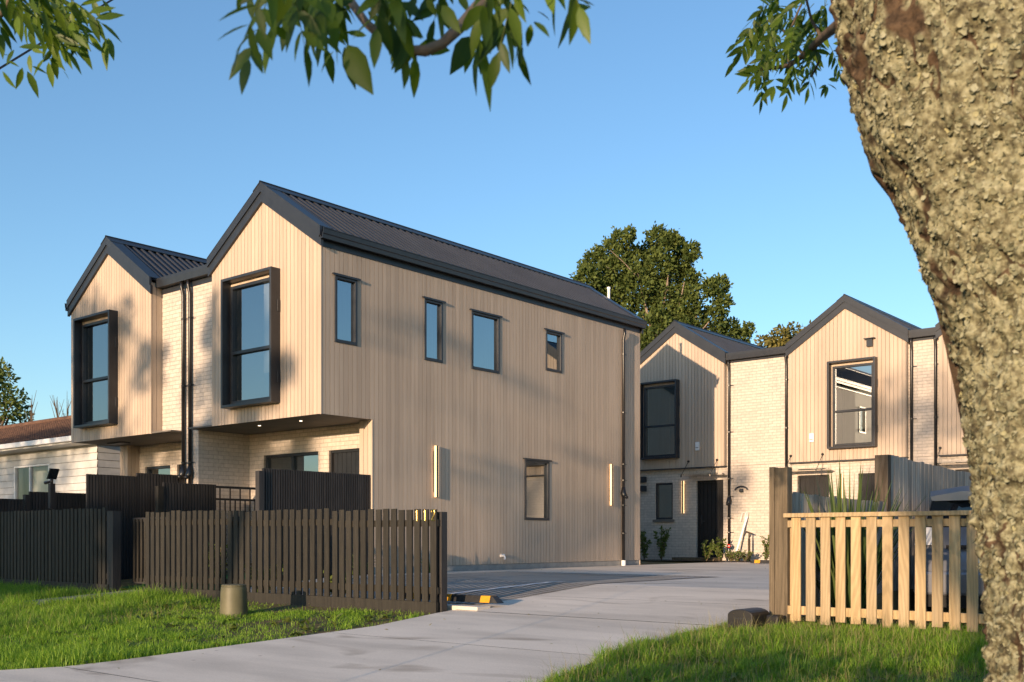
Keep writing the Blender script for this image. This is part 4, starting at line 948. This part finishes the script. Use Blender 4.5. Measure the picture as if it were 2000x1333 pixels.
for s in (-1, 1):
    t_ = MB(); t_.add([(CX+s*.86, CY+.02, CZ+.90), (CX+s*.55, CY-.005, CZ+.90), (CX+s*.60, CY+.02, CZ+1.09), (CX+s*.80, CY+.05, CZ+1.11), (CX+s*.878, CY+.25, CZ+.92), (CX+s*.84, CY+.28, CZ+1.09)], [(0, 1, 2, 3), (0, 3, 5, 4)]); t_.build('tail_light', M['lens'], CAR)
    r_ = MB(); r_.box(CX+s*.79-.045, CX+s*.79+.045, CY-.035, CY-.02, CZ+.46, CZ+.55); r_.build('reflector', M['red'], CAR)
    for y in (.72, 3.45):
        wh = MB(); wh.tube([(CX+s*.70, CY+y, CZ+.32), (CX+s*.885, CY+y, CZ+.32)], .32, 28); wo_ = wh.build('tyre', M['rubber'], CAR, bevel=.02)
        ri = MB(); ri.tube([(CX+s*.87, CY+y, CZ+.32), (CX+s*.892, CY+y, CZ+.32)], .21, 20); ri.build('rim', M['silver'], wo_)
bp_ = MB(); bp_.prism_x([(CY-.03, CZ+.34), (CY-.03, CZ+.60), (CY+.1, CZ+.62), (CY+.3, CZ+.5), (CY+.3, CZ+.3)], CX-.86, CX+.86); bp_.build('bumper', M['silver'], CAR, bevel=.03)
bp_ = MB(); bp_.prism_x([(CY-.01, CZ+.2), (CY-.026, CZ+.335), (CY+.25, CZ+.335), (CY+.25, CZ+.2)], CX-.82, CX+.82); bp_.build('lower_bumper', M['trim'], CAR)
gl_ = MB(); gl_.box(CX-.5, CX+.5, CY+.0, CY+.03, CZ+.86, CZ+.90); gl_.build('tailgate_trim', M['trim'], CAR); gl_ = MB(); gl_.box(CX-.25, CX+.25, CY+.005, CY+.03, CZ+.7, CZ+.81); gl_.build('number_plate', M['white'], CAR)

# ------------------------------------------------------------------ lichen covered street tree at the right
Yt = 2.45
OUT = [(-700, 1500), (-400, 1560), (-200, 1600), (0, 1632), (95, 1655), (210, 1682), (260, 1715), (330, 1745), (440, 1786), (540, 1812), (620, 1829), (720, 1847), (820, 1864), (920, 1880), (1050, 1893), (1200, 1907), (1333, 1917), (1600, 1925), (1900, 1915), (2080, 1880)]
oy = np.array([o[0] for o in OUT], float); ox = np.array([o[1] for o in OUT], float)
oz = (1052-oy)/F*Yt; oX = (ox-1000)/F*Yt
zs_ = np.linspace(oz.min(), oz.max(), 620); order = np.argsort(oz)
Xl = np.interp(zs_, oz[order], oX[order]); rad = np.interp(zs_, [-1.3, -1.0, -.3, .6, 1.3, 2.0], [.37, .33, .30, .31, .36, .40])
nth = 420; th = np.linspace(0, 2*math.pi, nth, endpoint=False)
TR = thing('lichen_tree', tuple(CAM+RT*(oX[-1]+.37)+FW*(Yt+.3)+Vector((0, 0, -1.2))), 'leaning lichen covered trunk of a street ash tree filling the right edge', 'tree')
V = np.zeros((len(zs_), nth, 3)); rgt = np.array(RT); fwd = np.array(FW); cm = np.array(CAM)
disp = np.zeros((len(zs_), nth))
for i, z in enumerate(zs_):
    for j, a in enumerate(th):
        if math.sin(a) > .35: continue                      # far side stays smooth
        p = Vector((math.cos(a)*rad[i], math.sin(a)*rad[i], z))
        ps_ = Vector((p.x*17, p.y*17, z*4.5)); fis = max(0, .16-abs(noise.noise(ps_+Vector((9, 2, 4))*1.0)))
        disp[i, j] = -.11*fis*(.5+.8*noise.noise(p*2.1))+.028*noise.noise(p*3.2)+.014*noise.noise(p*11)+(.020+.02*noise.noise(p*4.4))*noise.noise(p*26)+.014*abs(noise.noise(p*58))
for i, z in enumerate(zs_):
    r_ = rad[i]+disp[i]; m_ = (Xl[i]+.022)/Yt; cX = m_*(Yt+.3)+rad[i]*math.sqrt(1+m_*m_)
    V[i] = cm+np.outer(cX+np.cos(th)*r_, rgt)+np.outer(Yt+.3+np.sin(th)*r_-.0, fwd)+np.array([0, 0, 1])*z
nz = len(zs_); I, J = np.meshgrid(np.arange(nz-1), np.arange(nth), indexing='ij'); J2 = (J+1) % nth
Fq = np.stack([I*nth+J, I*nth+J2, (I+1)*nth+J2, (I+1)*nth+J], -1).reshape(-1, 4)
def trunkmat():
    m, t, b = nodes('lichen crusted bark', .92, .1); co = coords(t)
    n1 = N(t, 'ShaderNodeTexNoise', Scale=3.2, Detail=4, Roughness=.55); n2 = N(t, 'ShaderNodeTexNoise', Scale=34, Detail=6, Roughness=.65); n3 = N(t, 'ShaderNodeTexNoise', Scale=9, Detail=5)
    for n in (n1, n2, n3): t.links.new(co, n.inputs['Vector'])
    lich = ramp(t, n2.outputs[0], [(.36, (.05, .045, .03)), (.46, (.14, .13, .08)), (.56, (.26, .255, .165)), (.7, (.36, .355, .25))])
    bark = ramp(t, n2.outputs[0], [(.35, (.028, .02, .014)), (.65, (.11, .075, .048))])
    at2 = N(t, 'ShaderNodeAttribute', attribute_name='lichen'); f = ramp(t, at2.outputs['Fac'], [(.25, (0,)*3), (.6, (1,)*3)])
    t.links.new(mixc(t, bark, lich, f), b.inputs['Base Color'])
    bp = N(t, 'ShaderNodeBump', Strength=.7, Distance=.01); t.links.new(n2.outputs[0], bp.inputs['Height']); t.links.new(bp.outputs[0], b.inputs['Normal']); return m
M['trunk'] = trunkmat()
TRUNK = npmesh('trunk', V.reshape(-1, 3), Fq, M['trunk'], TR, smooth=True)
LM = np.zeros((nz, nth))
for i in range(nz):
    for j in range(nth):
        if math.sin(th[j]) > .3: continue
        p = Vector((math.cos(th[j]), math.sin(th[j]), zs_[i]*1.7))
        edge = max(0, -math.cos(th[j])-.93)*7*min(1, max(0, (zs_[i]-.5)*3))*max(0, .5+1.6*noise.noise(Vector((3, 7, zs_[i]*2.2))))
        LM[i, j] = .86-1.0*noise.noise(p*1.7+Vector((3, 1, 5)))-.55*noise.noise(p*5)-.35*noise.noise(p*13)-.85*edge-3.2*max(0, .075-abs(noise.noise(Vector((math.cos(th[j])*rad[i]*17, math.sin(th[j])*rad[i]*17, zs_[i]*4.5))+Vector((9, 2, 4)))))*4
LM = np.clip(LM*1.6, 0, 1)
at_ = TRUNK.data.attributes.new('lichen', 'FLOAT', 'POINT'); at_.data.foreach_set('value', LM.ravel().astype(np.float32))
# foliose lichen: small cupped ragged lobes standing off the bark
def lichen():
    m, t, b = nodes('foliose lichen', .9, .1)
    gm = N(t, 'ShaderNodeNewGeometry')
    c = ramp(t, gm.outputs['Random Per Island'], [(0, (.07, .07, .042)), (.3, (.16, .16, .10)), (.65, (.24, .24, .155)), (.92, (.31, .31, .22)), (1, (.31, .29, .15))])
    t.links.new(c, b.inputs['Base Color']); return m
nf = 26000; ii = rng.integers(5, nz-5, nf*3); jj = rng.integers(0, nth, nf*3)
keep = []
for a, (i, j) in enumerate(zip(ii, jj)):
    if math.sin(th[j]) > .25: continue
    if LM[i, j] > .25+.5*random.random(): keep.append(a)
    if len(keep) >= nf: break
ii, jj = ii[keep], jj[keep]
C = V[ii, jj]; NR = np.outer(np.cos(th[jj]), rgt)+np.outer(np.sin(th[jj]), fwd)
NR = NR+rvec(len(C))*.55; NR /= np.linalg.norm(NR, axis=1)[:, None]
A = np.cross(NR, rvec(len(C))); A /= np.linalg.norm(A, axis=1)[:, None]; Bv = np.cross(NR, A)
rr = .0028+.0068*rng.random(len(C))**1.8; VV = np.zeros((len(C), 9, 3)); VV[:, 0] = C+NR*.001
for k in range(8):
    q_ = rr*(.45+1.0*rng.random(len(C))); ang = 2*math.pi*k/8
    VV[:, k+1] = C+(A*math.cos(ang)+Bv*math.sin(ang))*q_[:, None]+NR*(.0015+q_*(.05+.42*rng.random(len(C))))[:, None]
fb_ = (np.arange(len(C))*9)[:, None]
Fl = np.concatenate([fb_+np.array([[0, 1+k, 1+(k+1) % 8]]) for k in range(8)], 0)
tag(npmesh('lichen', VV.reshape(-1, 3), Fl, lichen(), TR), kind='stuff')

# boughs overhead
def bough(pts, rs):
    mb = MB(); mb.tube([at(*p) for p in pts], rs, 9)
    return mb
top = (1560, -420, 2.8)
b1 = bough([(1640, -600, 2.75), (1500, -700, 2.6), (1250, -420, 2.4), (1030, -120, 2.1), (945, 0, 2.05), (900, 52, 2.03), (865, 85, 2.0), (830, 100, 2.0), (795, 98, 2.0), (745, 72, 2.02), (715, 45, 2.03), (690, 10, 2.05), (672, -20, 2.08), (640, -60, 2.25), (560, -160, 2.4)], [.09, .07, .045, .018, .0125, .0115, .0098, .0105, .0088, .0092, .008, .0085, .0075, .007, .005]).build('bough', M['pale_bark'], TR, smooth=True)
b2 = bough([(1600, -650, 2.9), (1200, -900, 3.0), (600, -700, 3.2), (250, -350, 3.3), (60, -60, 3.3), (-20, 60, 3.3), (-120, 160, 3.4)], [.08, .07, .05, .03, .012, .008, .006]).build('bough', M['bark'], TR, smooth=True)
b3 = bough([(1700, 40, 2.7), (1645, 42, 3.0), (1605, 75, 3.4), (1570, 108, 3.8), (1542, 128, 4.0), (1490, 136, 4.1), (1460, 128, 4.2)], [.022, .017, .014, .011, .009, .006, .003]).build('bough', M['bark'], TR, smooth=True)
mb = MB()
for p in ([(1542, 128, 4.0), (1535, 80, 4.0), (1560, 20, 4.0), (1590, -40, 4.0)], [(1590, 90, 3.6), (1600, 120, 3.7), (1585, 150, 3.8)], [(1570, 108, 3.8), (1530, 60, 4.2), (1500, 40, 4.3)], [(1605, 75, 3.4), (1585, 40, 3.5), (1570, -20, 3.5)]):
    mb.tube([at(*q_) for q_ in p], [.006, .005, .004, .003][:len(p)], 6)
mb.build('twig', M['bark'], b3)
def leaves_px(name, parent, items, Y, jitter, wr=.17, fill=None):
    """leaflets given by base and tip pixels; fill = (n, x0, x1, y0, y1, length, droop vector)"""
    P = []; D = []; L = []; W = []
    for (x0, y0, x1, y1, *w_) in items:
        Yy = Y+random.uniform(-jitter, jitter); a = at(x0, y0, Yy); b = at(x1, y1, Yy+random.uniform(-.03, .03))
        P.append(tuple(a)); d = b-a; D.append(tuple(d)); L.append(d.length); W.append(d.length*(w_[0] if w_ else wr))
    if fill:
        n, fx0, fx1, fy0, fy1, ln, (dx, dy) = fill
        mb = MB()
        for i in range(n):                               # pinnate sprays: a drooping stalk with paired leaflets
            Yy = Y+random.uniform(-jitter, jitter)*2; s = at(random.uniform(fx0, fx1), random.uniform(fy0, fy1), Yy)
            dv = (RT*(dx+random.uniform(-.6, .6))+Vector((0, 0, dy+random.uniform(-.4, .4)))+FW*random.uniform(-.7, .7)).normalized(); Ls = ln*random.uniform(1.5, 2.4)
            pts = [s+dv*Ls*t_+Vector((0, 0, -Ls*.35*t_*t_)) for t_ in (0, .33, .66, 1)]; mb.tube(pts, [.0014, .0012, .001, .0008], 4, False)
            nrm = Vector(tuple(rvec(1)[0]))+Vector((0, 0, .8)); sd = dv.cross(nrm).normalized()
            for t_ in (.35, .55, .75, .9):
                p = s+dv*Ls*t_+Vector((0, 0, -Ls*.35*t_*t_))
                for sg in (-1, 1):
                    P.append(tuple(p)); dd = sd*sg+dv*.75+Vector((0, 0, -.55+random.uniform(-.3, .3))); D.append(tuple(dd)); l_ = ln*random.uniform(.75, 1.15); L.append(l_); W.append(l_*wr)
            P.append(tuple(pts[-1])); D.append(tuple(dv+Vector((0, 0, -.5)))); L.append(ln); W.append(ln*wr)
        mb.build('leaf_stalk', M['leaf_shrub'], parent)
    n = len(P); Nn = np.tile(np.array(-FW), (n, 1))*.9+rvec(n)*.75+np.array([0, 0, .45])
    leaf_mesh(name, M['leaf_ash'], parent, P, D, Nn, L, W, curl=.12, fold=.22)
Zc = lambda L: [(460+a/2.7027, b/2.7027, 460+c/2.7027, d/2.7027, *e) for a, b, c, d, *e in L]
CEN = Zc([(75,-20,85,105),(30,-30,10,60),(165,130,105,200),(185,160,180,265),(205,140,290,220,.22),(245,65,340,130),(255,100,275,165),(300,40,360,110),(370,180,390,295,.14),(410,150,415,245),(440,140,480,250),(480,30,545,270,.17),(520,270,440,375,.2),(540,260,530,350),(575,250,625,465,.14),(590,240,710,490,.24),(735,-20,745,90,.14),(830,20,680,280,.15),(690,190,580,165),(800,130,850,310,.24),(880,180,860,370,.22),(920,230,850,375,.2),(860,90,1000,190,.2),(945,300,948,520,.15),(970,240,1135,265,.26),(1090,30,1180,170,.2),(1060,20,1130,160),(1235,195,1145,385,.22),(1240,190,1315,270,.25),(1285,235,1245,505,.16),(1290,220,1365,580,.09),(1300,80,1350,170),(1390,0,1380,100,.2),(1400,110,1390,270,.22),(1445,90,1500,225,.25),(1520,40,1440,100),(1560,130,1540,250,.2),(1575,115,1660,180,.14),(1590,60,1665,100),(1690,-20,1665,190,.12),(1765,50,1720,255,.1),(1775,70,1850,190,.2),(1770,45,1880,35,.16),(1800,0,1900,20,.25),(1480,0,1560,60),(620,-20,560,30,.2),(640,30,560,60),(420,-20,380,110),(450,20,500,130),(950,-20,910,90,.22),(1010,-10,1060,90,.2),(700,60,770,130,.2),(560,60,520,150,.2),(1180,-30,1230,60,.2),(350,-30,230,40,.2),(330,-20,345,110,.12)])
leaves_px('foliage', b1, CEN, 2.05, .13, fill=(24, 540, 1120, -160, -70, .07, (-.1, -.9)))
LEF = [(a/4, b/4, c/4, d/4) for a, b, c, d in [(20,560,115,700),(175,530,130,700),(215,560,305,755),(380,490,412,680),(385,455,470,525),(490,550,545,618),(350,460,245,590),(250,520,375,570),(510,230,580,430),(570,225,640,290),(680,250,640,415),(690,255,810,430),(830,300,815,540),(845,300,885,460),(110,390,40,500),(60,480,150,515),(230,430,235,570),(150,370,370,360),(250,390,335,410),(250,180,345,330),(200,215,310,240),(330,140,475,230),(420,90,560,210),(480,20,500,140),(550,40,650,135),(640,70,770,200),(720,-10,780,150),(800,0,885,115),(0,410,60,440),(380,350,440,365)]]
leaves_px('foliage', b2, LEF, 3.3, .2, wr=.15, fill=(26, -40, 120, -110, 5, .075, (.5, -.5)))
RIG = [(1420+a/2.222, b/2.222, 1420+c/2.222, d/2.222) for a, b, c, d in [(205,345,135,385),(210,345,285,365),(205,375,145,440),(205,380,190,443),(210,375,272,405),(285,325,327,385),(280,300,335,310),(430,370,400,385),(435,365,480,385),(430,372,405,422),(435,375,425,425),(440,345,490,350),(360,290,365,350),(345,295,350,345),(380,290,410,310),(120,220,90,250),(150,300,75,290),(135,300,105,320),(130,160,125,230),(160,310,165,345),(270,320,240,400),(460,190,520,190),(480,200,500,250),(490,230,490,300),(440,230,430,250)]]
leaves_px('foliage', b3, RIG, 4.05, .22, wr=.15, fill=(46, 1480, 1625, -15, 100, .062, (-.4, -.45)))
cb_ = MB(); a_, c_ = at(-40, 158, 7), at(260, -25, 9); cb_.tube([c_+(c_-a_)*4+Vector((0, 0, .4)), c_, a_, a_+(a_-c_)*4+Vector((0, 0, .4))], .0075, 6); tag(cb_.build('overhead_cable', M['rubber']), 'black overhead cable crossing the sky at the upper left corner', 'cable')

# ------------------------------------------------------------------ grass
def fnoise(x, y, s, k=0):
    return (np.sin(x*s*1.7+1.3+k)*np.cos(y*s*1.3-.7+k*2)+np.sin(x*s*.6-y*s*.9+2.1+k)+np.sin((x+y)*s*2.9+k)*.5)/2.5
def grass(name, x, y, z, h, wid, mat):
    n = len(x); a = rng.random(n)*6.283; lean = (.2+1.1*rng.random(n)**1.3); hd = np.stack([np.cos(a), np.sin(a), np.zeros(n)], 1); b_ = a+1.57+rng.normal(size=n)*.5
    sd = np.stack([np.cos(b_), np.sin(b_), np.zeros(n)], 1); P = np.stack([x, y, z], 1); V = np.zeros((n, 6, 3))
    for k, (t_, w_) in enumerate(((0, 1), (.55, .8), (1, .08))):
        c = P+hd*(h*lean*t_*t_)[:, None]; c[:, 2] += h*(t_-.35*lean*t_*t_)
        V[:, 2*k] = c-sd*(wid*w_)[:, None]; V[:, 2*k+1] = c+sd*(wid*w_)[:, None]
    b = (np.arange(n)*6)[:, None]; Fq = np.concatenate([b+np.array([[0, 1, 3, 2]]), b+np.array([[2, 3, 5, 4]])], 0)
    return tag(npmesh(name, V.reshape(-1, 3), Fq, mat), kind='stuff')
GYa, GZa = np.array(GY), np.array(GZ); Gn = lambda y: np.interp(y, GYa, GZa)
def verge(n, x0, x1, y0, y1, hmin, hmax, keep):
    x = x0+(x1-x0)*rng.random(n); y = y0+(y1-y0)*rng.random(n); k = keep(x, y) > rng.random(n); x, y = x[k], y[k]
    g = np.clip(.45+.5*fnoise(x, y, 1.9, 1)+.45*fnoise(x, y, 9, 2)+.25*fnoise(x, y, 23, 4), 0, 1.15); h = (hmin+(hmax-hmin)*g)*(.6+.8*rng.random(len(x))); return x, y, Gn(y)-.03, h
le = lambda y: np.interp(y, [-7.4, -6.9, -5, -3.9, -2.6], [4.6, 5.05, 5.35, 5.5, 5.27])
def kl(x, y):
    worn = np.clip((x-.6)/2.2, 0, 1)*np.clip((y+5.6)/1.4, 0, 1)          # thin, worn turf near the fence end
    k = 1-.93*worn*np.clip(.75+1.3*fnoise(x, y, 2.3, 3), 0, 1)
    k = k*(x < le(y)-.01)*(y < -2.66)*np.clip(1.25+fnoise(x, y, 3.1, 5), .15, 1)
    k = k*~((x > -1.95) & (x < -1.0) & (y > -4.3)); return k*np.where(y > -2.95, .35, 1)
x, y, z, h = verge(210000, -9.5, 5.5, -7.4, -2.62, .03, .15, kl); h *= np.where((x > 1.5) & (y > -5.2), .5, 1)*np.where(x < .8, 1.35, 1)
grass('verge_grass', x, y, z, h, .0022+.0016*rng.random(len(x)), M['grass'])
re_ = lambda y: np.interp(y, [-7.4, -5.6, -3.9, -1.4], [9.65, 9.08, 8.72, 8.72])
kr = lambda x, y: (x > re_(y)+.02)*np.clip(1.35+fnoise(x, y, 2.7, 7), .3, 1)
x, y, z, h = verge(190000, 8.7, 13.6, -7.6, -1.72, .035, .15, kr); h *= np.where(y > -2.35, .7, 1)
grass('verge_grass', x, y, z, h, .0022+.0018*rng.random(len(x)), M['grass'])
x, y, z, h = verge(9000, 8.7, 13.4, -7.4, -2.1, .14, .26, kr); x2, y2, z2, h2 = verge(5000, -8, 2.5, -7.3, -3.2, .1, .24, kl)
grass('seed_grass', np.r_[x, x2], np.r_[y, y2], np.r_[z, z2], np.r_[h, h2], np.full(len(x)+len(x2), .0016), M['straw'])
fl_ = 700; x = rng.uniform(-2, 5.2, fl_); y = rng.uniform(-6.8, -2.7, fl_); k = x < le(y)+.6; x, y = x[k], y[k]
x2 = rng.uniform(.5, 8.6, 170); y2 = rng.uniform(-8.4, 9, 170); x = np.r_[x, x2]; y = np.r_[y, y2]
leaf_o = leaf_mesh('fallen_leaves', M['straw'], None, np.stack([x, y, Gn(y)+.006], 1), np.c_[rng.normal(size=(len(x), 2)), np.full(len(x), .05)], np.tile([0, 0, 1.], (len(x), 1))+rvec(len(x))*.3, .02+.03*rng.random(len(x)), .006+.008*rng.random(len(x)), simple=True)
tag(leaf_o, kind='stuff')

# broad leaved weeds and clover between the blades
P = []; D = []; Ls = []
for i in range(260):
    side_ = random.random() < .6
    cx_, cy_ = (random.uniform(-5, 5.2), random.uniform(-7.2, -2.75)) if side_ else (random.uniform(8.9, 12.5), random.uniform(-7, -2.3))
    if side_ and cx_ > le(cy_)-.05: continue
    for k in range(random.randint(5, 14)):
        q_ = random.uniform(0, 6.28); P.append((cx_+random.uniform(-.06, .06), cy_+random.uniform(-.06, .06), G(cy_)-.02)); D.append((math.cos(q_), math.sin(q_), random.uniform(.3, 1.3))); Ls.append(random.uniform(.04, .11))
Ls = np.array(Ls); tag(leaf_mesh('weeds', M['leaf_shrub'], None, P, D, np.tile([0, 0, 1.], (len(P), 1))+rvec(len(P))*.4, Ls, Ls*.26, simple=True), kind='stuff')
# ------------------------------------------------------------------ street trees across the road (they throw the dappled shade)
def road_tree(x, y, z0, z1, r, n, label, size=.2, lumps=9, rl=(.22, .38), lean=0):
    T = thing('street_tree', (x, y, G(y)), label, 'tree', 'trees across the road'); cs = []; rs = []
    for i in range(lumps):
        a = random.uniform(0, 6.28); q_ = r*random.uniform(.1, .85); zz = random.uniform(z0, z1); cs.append((x+lean+q_*math.cos(a), y+q_*math.sin(a)*.7, zz)); rs.append(r*random.uniform(*rl))
    limb_mesh('trunk', M['bark'], T, (x, y, G(y)), (x+lean*.5, y, z0*.8), cs, .15, 4); cluster_leaves('crown', M['leaf_shrub'], T, cs, rs, [n]*lumps, size, hollow=.15); return T
for a in TREES: road_tree(*a)
# unseen bushes added behind the viewpoint to shade the near corner of the lawn
shrub('unseen waist high bush added behind the viewpoint to shade the near lawn', (11.3, -12.7, G(-12.7)), 1.6, 1.0, 2600, .12, stems=40, name='shade_bush'); shrub('second unseen waist high bush added behind the viewpoint to shade the near lawn', (12.9, -12.9, G(-12.9)), 1.65, .9, 2600, .12, stems=40, name='shade_bush')
